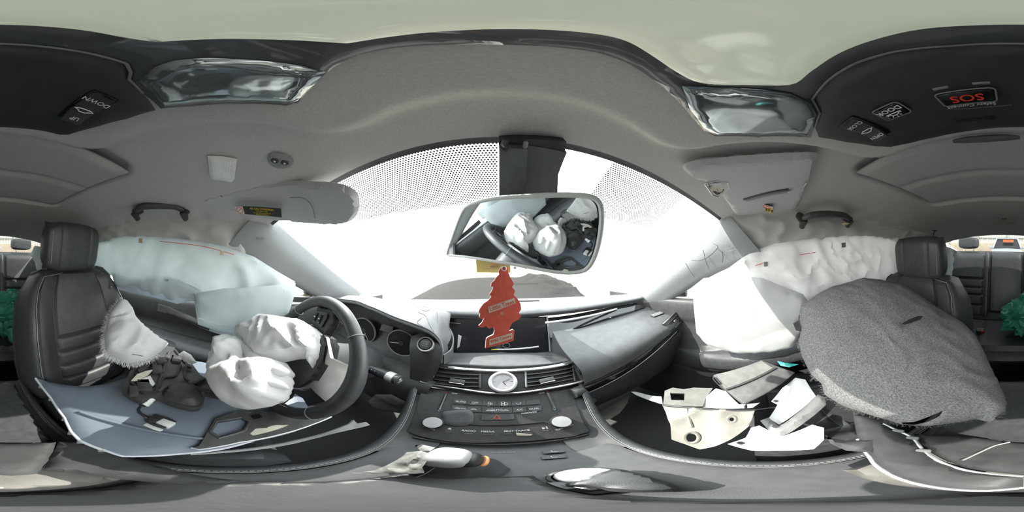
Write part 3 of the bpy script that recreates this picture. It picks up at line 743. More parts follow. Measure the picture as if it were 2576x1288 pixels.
for u, v in ((691, 404), (716, 409)):
    c = pceil(u, v, 0.006); obj('clip_hole', lathe([(0, 0.0015), (0.006, 0.002), (0.0075, 0.0005)], 14, frame(c, (1, 0, 0), (0, -1, 0.2))), 'dark', ck)
    obj('clip_catch', xf(rbox(0.004, 0.004, 0.003, None, 0.001), frame(c + Vector((0, 0, -0.002)), (1, 0, 0), (0, -1, 0.2))), 'white', ck)
dl = thing('dome_lamp', 'white rectangular dome lamp in the headliner above the rear window', 'lamp', P(2526, 554, y=-0.895))
dp = [P(u, v, y=-0.895 + (v - 554) * 0.002) for u, v in ((2497, 549), (2556, 549), (2552, 560), (2502, 560))]
obj('lamp_base', sheet(dp, 0.012, hard=True, res=0.02), 'grey', dl)
obj('lens', sheet([p + Vector((0, 0.006, -0.003)) for p in [P(u, v, y=-0.895 + (v - 554) * 0.002) for u, v in ((2503, 551), (2550, 551), (2547, 558), (2508, 558))]], 0.006, hard=True, res=0.02), 'white', dl)
obj('lamp_switch', xf(rbox(0.03, 0.006, 0.004), frame(P(2526, 551, y=-0.888), (1, 0, 0), (0, 0.3, 1))), 'dark', dl)
hk = thing('coat_hook', 'small black coat hook on the headliner behind the passenger seat', 'hook', P(2352, 585, d=0.95))
q = P(2352, 580, d=0.95)
obj('hook', tube([q, q + Vector((-0.01, 0.02, -0.004)), q + Vector((-0.006, 0.03, -0.02)), q + Vector((0, 0.022, -0.03))], 0.004, 7), 'dark', hk)
obj('hook_base', xf(rbox(0.022, 0.03, 0.006), frame(q, (1, 0, 0.1), (0, 1, 0))), 'dark', hk)

def grab(label, pts, uv_m1, uv_m2, sx):
    t = thing('grab_handle', label, 'handle', pts[len(pts) // 2])
    c = cr(pts, 6); n = len(c)
    obj('grip', tube(c, [0.010 + 0.003 * sin(pi * i / (n - 1)) for i in range(n)], 10), 'plastic', t)
    for k, e in ((0, pts[0]), (1, pts[-1])):
        q = e + Vector((-sx * 0.0, 0, -0.012)); w = Vector((sx * 0.05, 0, 0.012))
        V = [e + Vector((0, 0, 0.006)), e + w * 0.6 + Vector((0, 0.0, 0.0)), e + w + Vector((0, 0, -0.02))]
        obj('mount', tube([e + w + Vector((0, 0, 0.01)), e + w * 0.4, e + Vector((0, 0, -0.010)), e + w * 0.5 + Vector((0, 0, -0.030))], [0.014, 0.0155, 0.014, 0.010], 10), 'dark', t)
    return t
gl = grab('black grab handle above the driver side airbag curtain', [P(338, 532, x=-0.455), P(358, 520, x=-0.445), P(400, 517, x=-0.465), P(440, 519, x=-0.485), P(462, 530, x=-0.50)], None, None, -1)
gr_ = grab('black grab handle above the passenger side airbag curtain', [P(2022, 551, x=0.525), P(2040, 542, x=0.505), P(2080, 539, x=0.50), P(2120, 542, x=0.505), P(2140, 552, x=0.52)], None, None, 1)
obj('cracked_cap', xf(rbox(0.018, 0.004, 0.022, None, 0.001), frame(P(2128, 563, x=0.50), (0, -1, 0), (0, 0, 1))), mat('tan_bare_plastic', (0.55, 0.42, 0.28), 0.7), gr_, label='tan broken screw cap')

# ================================================================== SUN VISORS
def warning(par, fm, w, h):
    st = obj('warning_sticker', xf(rbox(w, h, 0.0006, None, 0), fm), mat('black_sticker', (0.03, 0.03, 0.025), 0.5), par, label='air bag warning sticker')
    f2 = fm @ Matrix.Translation((0, 0, 0.0006))
    obj('pictogram_panel', xf(rbox(h * 0.95, h * 0.95, 0.0006, None, 0), f2 @ Matrix.Translation((-w / 2 + h * 0.5, 0, 0))), 'print', st)
    c = [f2 @ Vector((-w / 2 + h * 0.5 + 0.38 * h * cos(a), 0.38 * h * sin(a), 0.0006)) for a in np.linspace(0, 2 * pi, 20)[:-1]]
    obj('prohibition_ring', join([tube(c, h * 0.035, 4, True), tube([c[2], c[11]], h * 0.035, 4)]), 'red_ink', st)
    text('AIR BAG WARNING', h * 0.30, f2 @ Matrix.Translation((h * 0.5, h * 0.27, 0.0004)), st, 'yellow', bold=True, stretch=0.95)
    text('FLIP VISOR OVER', h * 0.17, f2 @ Matrix.Translation((h * 0.5, h * 0.02, 0.0004)), st, 'yellow')
    text('SAC GONFLABLE AVERTISSEMENT', h * 0.15, f2 @ Matrix.Translation((h * 0.5, -h * 0.2, 0.0004)), st, 'yellow', stretch=0.85)
    text('RABATTRE LE PARE-SOLEIL', h * 0.14, f2 @ Matrix.Translation((h * 0.5, -h * 0.38, 0.0004)), st, 'yellow', stretch=0.85)
dv = [(515, 498, .50), (560, 480, .47), (630, 462, .43), (700, 455, .40), (780, 456, .36), (850, 461, .33), (893, 478, .32), (905, 505, .34), (898, 540, .37), (870, 560, .39), (820, 561, .42), (750, 556, .45), (690, 551, .48), (630, 538, .51), (580, 524, .53), (535, 511, .52)]
vt = thing('sun_visor', 'grey driver sun visor swung down with a yellow lettered warning sticker', 'visor', P(700, 500, d=.44))
vs_ = mat('visor_cloth', (0.50, 0.51, 0.51), 0.9, vary=0.05, vscale=300, bump=0.3, bscale=1300)
obj('visor_panel', sheet([P(*q) for q in dv], 0.022, bulge=0.004, back=0.002, res=0.009, rim=0.012, smooth=3), vs_, vt)
A, B, Cc = P(600, 522, d=.475), P(700, 528, d=.425), P(650, 500, d=.43)
nn = (B - A).cross(Cc - A).normalized(); fm = frame(A.lerp(B, 0.55) + nn * 0.014, B - A, Cc - A)
warning(vt, fm, (B - A).length * 1.12, 0.026)
ml = [P(730, 497, d=.395), P(765, 499, d=.378), P(785, 520, d=.385), P(792, 549, d=.405)]
obj('mirror_flap_edge', tube(cr([p * 0.965 for p in ml], 5), 0.0012, 6), 'pillar', vt)
obj('pivot_rod', tube([P(560, 490, d=.47), P(530, 500, d=.52), P(505, 490, d=.56)], 0.006, 8), 'dark', vt)
# passenger visor folded up
def vz(u, v):
    p = P(u, v, z=0.17)
    for _ in range(8): p = P(u, v, z=roofz(abs(p.x), p.y) - 0.016)
    return p
pv = [(1717, 418), (1745, 404), (1800, 398), (1900, 389), (2000, 384), (2052, 384), (2058, 396), (2042, 440), (2015, 500), (1992, 540), (1965, 552), (1915, 561), (1880, 562), (1858, 552), (1838, 520), (1800, 470), (1760, 450), (1735, 440)]
pt = thing('sun_visor', 'grey passenger sun visor folded against the roof with curved mirror flap grip', 'visor', vz(1900, 470))
obj('visor_panel', sheet([vz(*q) for q in pv], 0.018, bulge=0.003, back=0.002, res=0.010, rim=0.009, smooth=3), vs_, pt)
hp = [vz(u, v) - Vector((0, 0, 0.016)) for u, v in ((1874, 490), (1900, 482), (1940, 472), (1985, 465))]
obj('flap_grip', tube(cr(hp, 5), [0.003] + [0.006] * 14 + [0.003], 8), 'pillar', pt)
obj('flap_gap', tube(cr([p + Vector((-0.006, 0.004, 0.002)) for p in hp], 5), 0.004, 6), 'dark', pt)
obj('flap_stop', xf(rbox(0.008, 0.008, 0.004), frame(hp[-1] + Vector((0, 0, -0.004)), (1, 0, 0), (0, -1, 0))), 'silver', pt)
a, b_, c_ = vz(1930, 500), vz(1932, 548), vz(1952, 522)
nn = (b_ - a).cross(c_ - a).normalized()
if nn.z > 0: nn = -nn
ctr = vz(1931, 524) * 0.945
rt = (b_ - a).normalized(); up = nn.cross(rt)
warning(pt, frame(ctr, rt, up), 0.072, 0.034)
vc = thing('visor_clip', 'glossy black visor clip beside the passenger visor', 'clip', vz(1806, 462))
obj('clip_base', sheet([vz(u, v) - Vector((0, 0, 0.006)) for u, v in ((1775, 452), (1800, 446), (1828, 447), (1832, 462), (1808, 482), (1795, 478))], 0.012, rim=0.005, res=0.005, smooth=3), 'gloss', vc)
obj('clip_rim', tube([vz(u, v) - Vector((0, 0, 0.012)) for u, v in ((1772, 451), (1800, 444), (1830, 446), (1834, 462), (1808, 485), (1792, 480))], 0.0018, 6, True), 'silver', vc)
obj('thread', tube(cr([vz(u, v) - Vector((0, 0, 0.012)) for u, v in ((2000, 476), (2008, 466), (2020, 460), (2028, 450))], 5), 0.0012, 5), 'print', pt, label='frayed pale thread')

# ================================================================== REAR VIEW MIRROR
mn = Vector((-0.566, -0.663, -0.40)).normalized()
m0 = P(1150, 585, d=0.318)
mo = [(1126, 638), (1138, 600), (1152, 562), (1166, 531), (1182, 516), (1235, 501), (1330, 494), (1430, 491), (1482, 495), (1504, 507), (1513, 532), (1511, 580), (1500, 632), (1482, 669), (1456, 683), (1400, 683), (1300, 665), (1180, 646), (1140, 642)]
mp3 = onplane(mo, m0, mn)
mt_ = thing('rear_view_mirror', 'wide rear view mirror with a pale rim hanging from the windscreen mount', 'mirror', sum(mp3, Vector()) / len(mp3))
mc = sum(mp3, Vector()) / len(mp3)
smp = cr(mp3, 4, True)
obj('mirror_glass', sheet([mc + (p - mc) * 0.962 + mn * 0.001 for p in smp], 0.002, hard=True, res=0.02), 'mirror', mt_)
obj('rim', tube(smp, 0.0036, 8, True), mat('pale_mirror_rim', (0.85, 0.88, 0.85), 0.35, vary=0.05), mt_)
obj('housing', sheet([p - mn * 0.004 for p in smp], 0.006, bulge=0.0, back=0.026, res=0.008, rim=0.006, face=mn), 'dark', mt_)
obj('stalk', tube([mc - mn * 0.02, mc - mn * 0.05 + Vector((-0.01, 0.02, 0.02)), Vector((0.05, 0.33, 0.115))], [0.016, 0.013, 0.015], 12), 'dark', mt_)
# camera and sensor housing on the windscreen
hn = Vector((0, -0.46, -0.888)); hb = Vector((0.0, 0.205, 0.158))
hsm = mat('grey_housing_plastic', (0.13, 0.135, 0.145), 0.5, vary=0.1, bump=0.2)
sh = thing('sensor_housing', 'black camera housing on the windscreen above the mirror', 'housing', (0.05, 0.27, 0.13))
o1 = onplane([(1256, 372), (1328, 376), (1322, 500), (1256, 500)], hb + hn * 0.012, hn)
o2 = onplane([(1322, 366), (1426, 384), (1404, 440), (1402, 500), (1318, 500)], hb - hn * 0.002, hn)
for nm, o_, th in (('camera_cover', o1, 0.03), ('sensor_cover', o2, 0.03)):
    obj(nm, sheet([p - hn * th / 2 for p in o_], th, hard=True, res=0.012, face=hn), hsm, sh)
o3 = onplane([(1256, 352), (1424, 356), (1420, 384), (1258, 374)], hb - hn * 0.006, hn)
obj('upper_cover', sheet([p - hn * 0.01 for p in o3], 0.024, hard=True, res=0.012, face=hn), 'dark', sh)
obj('wire_loom', tube(cr(onplane([(1272, 352), (1268, 362), (1276, 370), (1268, 378)], hb + hn * 0.014, hn), 5), 0.004, 7), 'dark', sh)
obj('cover_clip', xf(rbox(0.006, 0.012, 0.006), frame(onplane([(1322, 364)], hb + hn * 0.012, hn)[0], (1, 0, 0), (0, 0.88, -0.46))), 'grey', sh)

# ================================================================== AIR FRESHENER
ft = thing('air_freshener', 'red tree-shaped card air freshener hanging from the rear view mirror', 'air freshener', P(1268, 880, y=0.265))
fp0 = P(1262, 780, y=0.262); fn = Vector((0.16, -0.96, 0.10)).normalized()
tree = [(1268, 668), (1260, 674), (1254, 682), (1256, 690), (1248, 698), (1243, 706), (1236, 712), (1235, 720), (1241, 722), (1237, 732), (1231, 740), (1236, 746), (1228, 756), (1216, 764), (1207, 776), (1204, 784), (1208, 790), (1205, 799), (1211, 802), (1218, 800), (1212, 812), (1204, 819), (1206, 823), (1216, 824), (1222, 820), (1230, 827), (1237, 824), (1241, 822), (1244, 832), (1241, 842), (1228, 848), (1223, 852), (1221, 876), (1292, 857), (1294, 832), (1290, 829), (1281, 833), (1283, 822), (1289, 812), (1296, 808), (1306, 803), (1311, 794), (1305, 787), (1311, 778), (1309, 764), (1302, 752), (1292, 742), (1296, 732), (1288, 722), (1293, 714), (1286, 702), (1282, 694), (1278, 684), (1278, 674)]
tp3 = onplane(tree, fp0, fn)
red = mat('red_card', (0.90, 0.15, 0.105), 0.8, vary=0.06, vscale=120)
wht = mat('white_card', (0.9, 0.9, 0.9), 0.85, vary=0.02)
obj('card_core', sheet([p - fn * 0.0022 for p in tp3], 0.0030, hard=True, res=0.006), wht, ft, label='white card edge')
obj('printed_face', sheet(tp3, 0.0008, hard=True, res=0.006), red, ft)
def fpt(u, v): return onplane([(u, v)], fp0 + fn * 0.0008, fn)[0]
a, b_ = fpt(1232, 779), fpt(1294, 759); c0 = fpt(1263, 769)
fm = frame(c0, b_ - a, (0.05, 0, 1)) 
lb = sheet(onplane([(1228, 772), (1294, 749), (1297, 763), (1230, 788)], fp0 + fn * 0.0008, fn), 0.0004, hard=True, res=0.01)
cream = mat('cream_print', (0.80, 0.70, 0.58), 0.8, vary=0.03)
k1 = obj('name_panel', lb, cream, ft)
text('Little Trees', 0.0118, frame(c0 + fn * 0.0004, b_ - a, (0.0, 0, 1)), k1, red, bold=True, stretch=0.74)
k2 = obj('scent_panel', sheet(onplane([(1231, 854), (1289, 837), (1289, 851), (1231, 869)], fp0 + fn * 0.0008, fn), 0.0004, hard=True, res=0.01), cream, ft)
text('Wild Cherry', 0.0088, frame(fpt(1260, 853) + fn * 0.0004, fpt(1289, 844) - fpt(1231, 861), (0, 0, 1)), k2, red, stretch=0.76)
text('\u00ae', 0.0080, frame(fpt(1263, 789) + fn * 0.0003, b_ - a, (0, 0, 1)), ft, cream)
ms = min(mp3, key=lambda p: (p - fpt(1268, 668)).length)
top = fpt(1268, 676)
obj('eyelet', tube([top + Vector((0.0035 * cos(a), -0.001, 0.0035 * sin(a))) for a in np.linspace(0, 2 * pi, 13)[:-1]], 0.0010, 6, True), wht, ft)
obj('cord', tube(cr([top, top + Vector((0, 0.006, 0.012)), top + Vector((0.004, 0.03, 0.03)), top + Vector((0.006, 0.06, 0.07))], 5), 0.0011, 6), mat('red_elastic', (0.5, 0.05, 0.05), 0.8), ft)
# sticker on the screen
sb = P(1240, 668, d=0.72)
wsn = Vector((0, -0.46, -0.888))
so = [P(u, v, y=0.70 + (v - 668) * 0.0042) for u, v in ((1197, 651), (1284, 651), (1284, 686), (1199, 685))]
bs = obj('windscreen_sticker', sheet([p for p in so], 0.0012, hard=True, res=0.03), mat('yellow_sticker', (0.9, 0.62, 0.04), 0.7, vary=0.04), label='yellow hazard sticker on the windscreen seen from behind, lettered backwards', cat='sticker')
sfm = frame(so[0].lerp(so[2], 0.5) + Vector((0, -0.003, -0.002)), so[0] - so[1], so[0] - so[3])
sfm2 = sfm
bfm = frame(so[0].lerp(so[2], 0.5) + Vector((0, -0.004, -0.001)), so[1] - so[0], so[0] - so[3])
text('BIOHAZARD', 0.017, bfm @ Matrix.Translation((0, -0.026, 0)) @ Matrix.Diagonal((-1, 1, 1, 1)), bs, mat('orange_print', (0.85, 0.33, 0.03), 0.7), stretch=1.15)
bio = []
for k in range(3):
    a0 = radians(90 + 120 * k)
    cc = Vector((0.011 * cos(a0), 0.011 * sin(a0) + 0.012, 0))
    bio.append(tube([bfm @ (cc + Vector((0.011 * cos(a0 + t), 0.011 * sin(a0 + t), 0))) for t in np.linspace(-2.3, 2.3, 18)], [0.0008] + [0.0026] * 16 + [0.0008], 5))
bio.append(tube([bfm @ Vector((0.012 * cos(t), 0.012 + 0.012 * sin(t), 0)) for t in np.linspace(0, 2 * pi, 20)[:-1]], 0.0010, 5, True))
obj('hazard_symbol', join(bio), mat('orange_symbol', (0.85, 0.33, 0.03), 0.7), bs)
# ================================================================== DASHBOARD
da = thing('dashboard', 'charcoal dashboard with stitched cowl, central clock vents and grey passenger pad', 'dashboard', (0, 0.55, -0.6))
def Pz(u, v, z): return P(u, v, z=z)
# top pad from the windscreen base to the front ledges
top_rows = [[(-0.70, 0.685, -0.206), (-0.40, 0.875, -0.204), (0, 0.965, -0.203), (0.40, 0.875, -0.204), (0.70, 0.685, -0.206)],
            [(-0.70, 0.60, -0.200), (-0.40, 0.72, -0.190), (0, 0.80, -0.195), (0.40, 0.73, -0.195), (0.70, 0.61, -0.200)],
            [(-0.70, 0.53, -0.200), (-0.40, 0.62, -0.186), (0, 0.70, -0.195), (0.38, 0.64, -0.196), (0.68, 0.56, -0.201)],
            [(-0.70, 0.51, -0.206), (-0.40, 0.60, -0.196), (0, 0.665, -0.207), (0.38, 0.615, -0.206), (0.67, 0.545, -0.208)],
            [(-0.70, 0.52, -0.230), (-0.40, 0.61, -0.226), (0, 0.672, -0.228), (0.38, 0.625, -0.226), (0.67, 0.55, -0.226)]]
obj('top_pad', gridsurf(surf(top_rows), 60, 30, 0.006), 'dashpad', da)
obj('defrost_slot', tube([(-0.02, 0.86, -0.1965), (0.12, 0.85, -0.1965), (0.22, 0.83, -0.1965)], 0.005, 6), 'dark', da)
obj('speaker_cover', xf(rbox(0.11, 0.07, 0.006, None, 0.003), frame((0.0, 0.745, -0.193), (1, 0, 0), (0, 1, 0.0))), 'dashpad', da)
# driver cowl
he = [P(700, 770, y=0.42), P(770, 752, y=0.43), P(870, 756, y=0.435), P(930, 773, y=0.435), P(990, 799, y=0.43), P(1045, 819, y=0.425), P(1084, 836, y=0.43), P(1107, 860, y=0.435), P(1114, 893, y=0.44)]
hb = [(-0.71, 0.62, -0.20), (-0.66, 0.62, -0.195), (-0.56, 0.64, -0.188), (-0.46, 0.66, -0.187), (-0.37, 0.67, -0.188), (-0.28, 0.675, -0.190), (-0.225, 0.675, -0.195), (-0.185, 0.67, -0.20), P(1112, 800, y=0.66)]
hm = [a.lerp(Vector(b), 0.5) + Vector((0, 0, 0.022)) for a, b in zip(he, hb)]
hm[-1] = P(1136, 838, y=0.56); hm[-2] = P(1124, 828, y=0.54)
lip = [p + Vector((0, 0.004, -0.014)) for p in he]; lip2 = [p + Vector((0, 0.06, -0.03)) for p in he]
cw = surf([hb, hm, [a.lerp(b, 0.12) + Vector((0, 0, 0.006)) for a, b in zip(he, hm)], he, lip, lip2])
obj('instrument_cowl', gridsurf(cw, 60, 40), 'dashpad', da)
obj('stitching', dashes([p.lerp(q, 0.06) + Vector((0, 0, 0.0035)) for p, q in zip(cr(he, 8), cr(hm, 8))][8:], 0.0085, 0.0062, 0.0013), 'stitch', da, kind='stuff')
for pts in (((0.56, 0.10), (0.62, 0.13), (0.66, 0.20), (0.63, 0.24), (0.57, 0.20)), ((0.60, 0.28), (0.66, 0.30), (0.72, 0.38), (0.78, 0.46)), ((0.70, 0.14), (0.74, 0.22), (0.78, 0.30)), ((0.64, 0.34), (0.63, 0.42), (0.68, 0.50))):
    obj('scuff_line', tube(cr([cw(s, t) + Vector((0, 0, 0.0008)) for s, t in pts], 6), 0.0007, 4), 'dark', da)
obj('cowl_side', gridsurf(surf([[he[-1], he[-1] + Vector((0.008, 0.06, -0.0)), hm[-1], hb[-1]], [P(1114, 915, y=0.455), P(1134, 902, y=0.52), P(1133, 880, y=0.58), P(1100, 860, y=0.70)]]), 16, 10, 0.004), 'dashpad', da)
# instrument panel
ip = surf([[(-0.66, 0.52, -0.21), (-0.45, 0.545, -0.20), (-0.27, 0.535, -0.205), (-0.17, 0.50, -0.24)], [(-0.66, 0.51, -0.30), (-0.45, 0.525, -0.30), (-0.27, 0.51, -0.30), (-0.17, 0.46, -0.31)], [(-0.66, 0.47, -0.37), (-0.45, 0.475, -0.375), (-0.27, 0.465, -0.375), (-0.17, 0.425, -0.375)]])
cl = obj('instrument_panel', gridsurf(ip, 30, 20, 0.004), 'plastic', da)
gz = mat('gauge_face', (0.030, 0.030, 0.032), 0.35, vary=0.1)
for (u, v, R, hand) in ((1012, 862, 0.058, 3.3), (918, 830, 0.062, 5.2)):
    c = P(u, v, y=0.49 if u > 1000 else 0.50); nn = (-c).normalized(); nn = Vector((0.15 * nn.x, -0.92, 0.28)).normalized()
    gm = frame(c, nn.cross(Vector((0, 0, -1))), (0, 0, 1))
    g = obj('gauge', lathe([(0, 0.0), (R * 0.86, 0.0), (R * 0.92, 0.006), (R * 1.0, 0.007)], 40, gm), gz, cl)
    obj('gauge_ring', lathe([(R * 0.93, 0.004), (R * 0.94, 0.010), (R * 0.985, 0.010), (R * 1.0, 0.003)], 48, gm), 'silver', g)
    obj('gauge_hub', lathe([(0, 0.009), (R * 0.16, 0.009), (R * 0.2, 0.001)], 20, gm), 'plastic', g)
    obj('needle', tube([gm @ Vector((0, 0, 0.007)), gm @ Vector((R * 0.8 * cos(hand), R * 0.8 * sin(hand), 0.007))], 0.0012, 5), 'print', g)
    obj('scale_marks', join([tube([gm @ Vector((R * 0.84 * cos(a), R * 0.84 * sin(a), 0.004)), gm @ Vector((R * 0.91 * cos(a), R * 0.91 * sin(a), 0.006))], 0.0009, 4) for a in np.linspace(-0.9, pi + 0.9, 14)]), 'print', g, kind='stuff')
obj('display_panel', sheet([P(u, v, y=0.515) for u, v in ((962, 815), (990, 822), (985, 838), (955, 830))], 0.002, hard=True, res=0.03), 'grey', cl)
# start button pod
bp_ = P(1072, 867, y=0.425); bn = Vector((0.10, -0.80, 0.58)).normalized(); bm_ = frame(bp_, bn.cross(Vector((0, 0, -1))), (0, 0.6, 0.8))
pod = surf([[P(1034, 846, y=0.46), P(1072, 836, y=0.46), P(1108, 850, y=0.46)], [P(1030, 875, y=0.432), P(1072, 870, y=0.426), P(1112, 875, y=0.432)], [P(1032, 915, y=0.425), P(1075, 915, y=0.418), P(1108, 915, y=0.425)], [P(1030, 965, y=0.43), P(1060, 975, y=0.43), P(1080, 970, y=0.44)]])
sp_ = obj('start_button_pod', gridsurf(pod, 16, 20, 0.02), 'plastic', da)
s2 = obj('start_button', lathe([(0, 0.011), (0.0165, 0.010), (0.018, 0.007), (0.019, 0.0)], 32, bm_), 'dark', sp_)
obj('button_ring', lathe([(0.0195, 0.0), (0.020, 0.011), (0.0235, 0.0115), (0.0255, 0.008), (0.026, 0.0)], 40, bm_), 'satin', sp_)
for i, w in enumerate(('START', 'STOP', 'ENGINE')): text(w, 0.0062 if i < 2 else 0.0042, bm_ @ Matrix.Translation((0, 0.0065 - 0.0065 * i, 0.0116)), s2, 'grey', bold=True)
# lower driver panel
obj('knee_panel', gridsurf(surf([[(-0.70, 0.49, -0.36), (-0.45, 0.485, -0.37), (-0.25, 0.46, -0.38), (-0.165, 0.43, -0.40)], [(-0.70, 0.43, -0.43), (-0.45, 0.42, -0.45), (-0.28, 0.41, -0.46), (-0.18, 0.41, -0.45)], [(-0.70, 0.48, -0.62), (-0.45, 0.46, -0.64), (-0.30, 0.45, -0.66), (-0.20, 0.44, -0.66)], [(-0.70, 0.70, -0.70), (-0.45, 0.70, -0.70), (-0.30, 0.70, -0.70), (-0.22, 0.70, -0.70)]]), 24, 24, 0.004), 'plastic', da)
obj('torn_edge', sheet([P(u, v, y=0.40) for u, v in ((925, 1010), (945, 992), (985, 992), (1020, 1010), (1015, 1040), (975, 1035), (940, 1030))], 0.01, res=0.012, wr=0.006), 'grey', da, label='torn grey lower panel edge')
# screen recess and screen
sc_o = [P(1084, 792, y=0.674), P(1230, 792, y=0.678), P(1376, 796, y=0.674), P(1384, 884, y=0.60), P(1260, 886, y=0.60), P(1128, 886, y=0.60)]
scm = mat('dark_screen', (0.010, 0.010, 0.012), 0.18, vary=0.1)
so_ = obj('display_screen', sheet(sc_o, 0.006, hard=True, res=0.03), scm, da, label='dark recessed display screen')
obj('screen_frame', tube([p * 0.985 for p in (sc_o[2], P(1381, 840, y=0.636), sc_o[3])], 0.004, 6), 'grey', so_)
obj('screen_icon', tube([P(1274 + 9 * cos(a), 869 + 6 * sin(a), y=0.606) for a in np.linspace(0, 2 * pi, 20)[:-1]], 0.0008, 5, True), 'grey', so_)
obj('screen_mark', tube([P(1131, 812, y=0.65), P(1158, 814, y=0.65)], 0.001, 5), 'grey', so_)
obj('side_sticker', sheet([P(u, v, y=0.585) for u, v in ((1153, 842), (1161, 846), (1156, 872), (1150, 876))], 0.001, hard=True, res=0.02), 'print', da, label='peeling white sticker')
pen = thing('stylus', 'slim grey stylus lying along the bottom of the display screen', 'stylus', P(1300, 876, y=0.585))
obj('barrel', tube([P(1250, 879, y=0.588), P(1300, 878, y=0.588), P(1355, 872, y=0.588)], [0.0028, 0.0034, 0.0034], 8), 'silver', pen)
obj('tip', tube([P(1250, 879, y=0.588), P(1236, 880, y=0.588)], [0.0026, 0.0006], 8), 'yellow', pen)
# palm ledge over the vents
pl_rows = [[P(1128, 886, y=0.60), P(1200, 886, y=0.606), P(1260, 886, y=0.608), P(1330, 886, y=0.606), P(1400, 884, y=0.60)],
           [P(1085, 908, y=0.53), P(1180, 899, y=0.55), P(1262, 896, y=0.55), P(1345, 897, y=0.55), P(1440, 903, y=0.53)],
           [P(1072, 911, y=0.487), P(1170, 914, y=0.497), P(1263, 918, y=0.50), P(1355, 914, y=0.497), P(1452, 903, y=0.487)],
           [P(1070, 917, y=0.482), P(1168, 924, y=0.490), P(1263, 928, y=0.493), P(1357, 922, y=0.490), P(1455, 910, y=0.482)]]
obj('palm_ledge', gridsurf(surf(pl_rows), 50, 24, 0.008), 'dashpad', da)
# vents
vn = Vector((0, -0.70, 0.714)); v0 = P(1265, 960, y=0.448)
vfm = frame(v0, (1, 0, 0), (0, 0.714, 0.70))
def vp(u, v, off=0.0): return onplane([(u, v)], v0 + vn * off, vn)[0]
vo = [(1057, 918), (1070, 909), (1120, 921), (1265, 931), (1400, 919), (1458, 903), (1468, 908), (1473, 950), (1460, 960), (1380, 977), (1265, 990), (1150, 977), (1068, 964), (1058, 955)]
vb = obj('vent_housing', sheet([vp(u, v, -0.012) for u, v in vo], 0.012, hard=True, res=0.03), 'dark', da)
obj('vent_frame', tube(cr([vp(u, v, 0.0) for u, v in vo], 3, True), 0.0035, 6, True), 'satin', vb)
obj('chrome_strip', tube(cr([vp(u, v, 0.004) for u, v in ((1062, 913), (1120, 925), (1190, 931), (1265, 933), (1340, 930), (1400, 922), (1458, 908))], 5), 0.0048, 8), 'chrome', vb)
for sgn, (ua, ub) in ((-1, (1086, 1204)), (1, (1326, 1440))):
    for k in range(4):
        a0 = vp(ua, (934, 944, 954, 963)[k] + (0 if sgn < 0 else 1), -0.002); b0 = vp(ub, (944, 954, 964, 974)[k] - (0 if sgn < 0 else 14) + (-0 if sgn < 0 else 0), -0.002)
        if sgn > 0: a0 = vp(ua, (943, 953, 963, 972)[k], -0.002); b0 = vp(ub, (926, 935, 944, 953)[k], -0.002)
        mid = a0.lerp(b0, 0.5); L = (b0 - a0).length
        obj('vent_slat', xf(rbox(L, 0.002, 0.016, None, 0.0008), frame(mid, b0 - a0, (0, 0.75, 0.66))), 'plastic', vb)
    ea, eb = (vp(1084, 932), vp(1080, 966)) if sgn < 0 else (vp(1441, 921), vp(1446, 958))
    obj('vent_divider', tube([ea, eb], 0.003, 6), 'plastic', vb)
    ec, ed = (vp(1207, 940), vp(1207, 976)) if sgn < 0 else (vp(1322, 936), vp(1324, 974))
    obj('vent_divider', tube([ec, ed], 0.003, 6), 'grey' if sgn > 0 else 'plastic', vb)
    tc = vp(1150, 959, 0.009) if sgn < 0 else vp(1376, 956, 0.009)
    tb = obj('vent_tab', xf(rbox(0.042, 0.016, 0.006, None, 0.002), frame(tc, (1, 0.1 * sgn, 0), (0, 0.7, 0.7))), 'plastic', vb)
    obj('tab_edge', xf(rbox(0.042, 0.003, 0.0065, None, 0.001), frame(tc - Vector((0, 0.006, 0.006)), (1, 0.1 * sgn, 0), (0, 0.7, 0.7))), 'chrome', tb)
    wc = vp(1069, 940, 0.004) if sgn < 0 else vp(1457, 932, 0.004)
    wl = obj('thumbwheel', lathe([(0, -0.005), (0.017, -0.005), (0.0185, -0.003), (0.0185, 0.003), (0.017, 0.005), (0, 0.005)], 24, frame(wc - vn * 0.010, (0, 0.714, 0.70), vn)), 'dark', vb)
    obj('wheel_grip', xf(rbox(0.010, 0.004, 0.004, None, 0.001), frame(wc + vn * 0.009, (1, 0, 0), (0, 0.714, 0.7))), 'chrome', wl)
    obj('end_cap', xf(rbox(0.020, 0.078, 0.006, None, 0.002), frame(wc - vn * 0.006, (1, 0, 0), (0, 0.714, 0.7))), 'plastic', vb)
# analogue clock
cm = frame(vp(1265, 961, 0.006), (1, 0, 0), (0, 0.714, 0.70))
R = 0.0375
ck_ = obj('clock', lathe([(0, 0.002), (R * 0.72, 0.002), (R * 0.74, 0.004)], 40, cm), mat('clock_face', (0.42, 0.40, 0.42), 0.35, 0.2, vary=0.05), da, label='round analogue clock')
obj('clock_bezel', lathe([(R * 0.73, 0.002), (R * 0.75, 0.007), (R * 0.86, 0.010), (R * 1.0, 0.006), (R * 1.02, -0.008)], 48, cm), 'silver', ck_)
for k in range(12):
    a = k * pi / 6; L0 = 0.5 if k % 3 == 0 else 0.62; r0 = 0.0017 if k % 3 == 0 else 0.0005
    obj('hour_mark', tube([cm @ Vector((R * L0 * sin(a), R * L0 * cos(a), 0.0028)), cm @ Vector((R * 0.70 * sin(a), R * 0.70 * cos(a), 0.0028))], r0, 5), 'chrome' if k % 3 == 0 else 'ink', ck_)
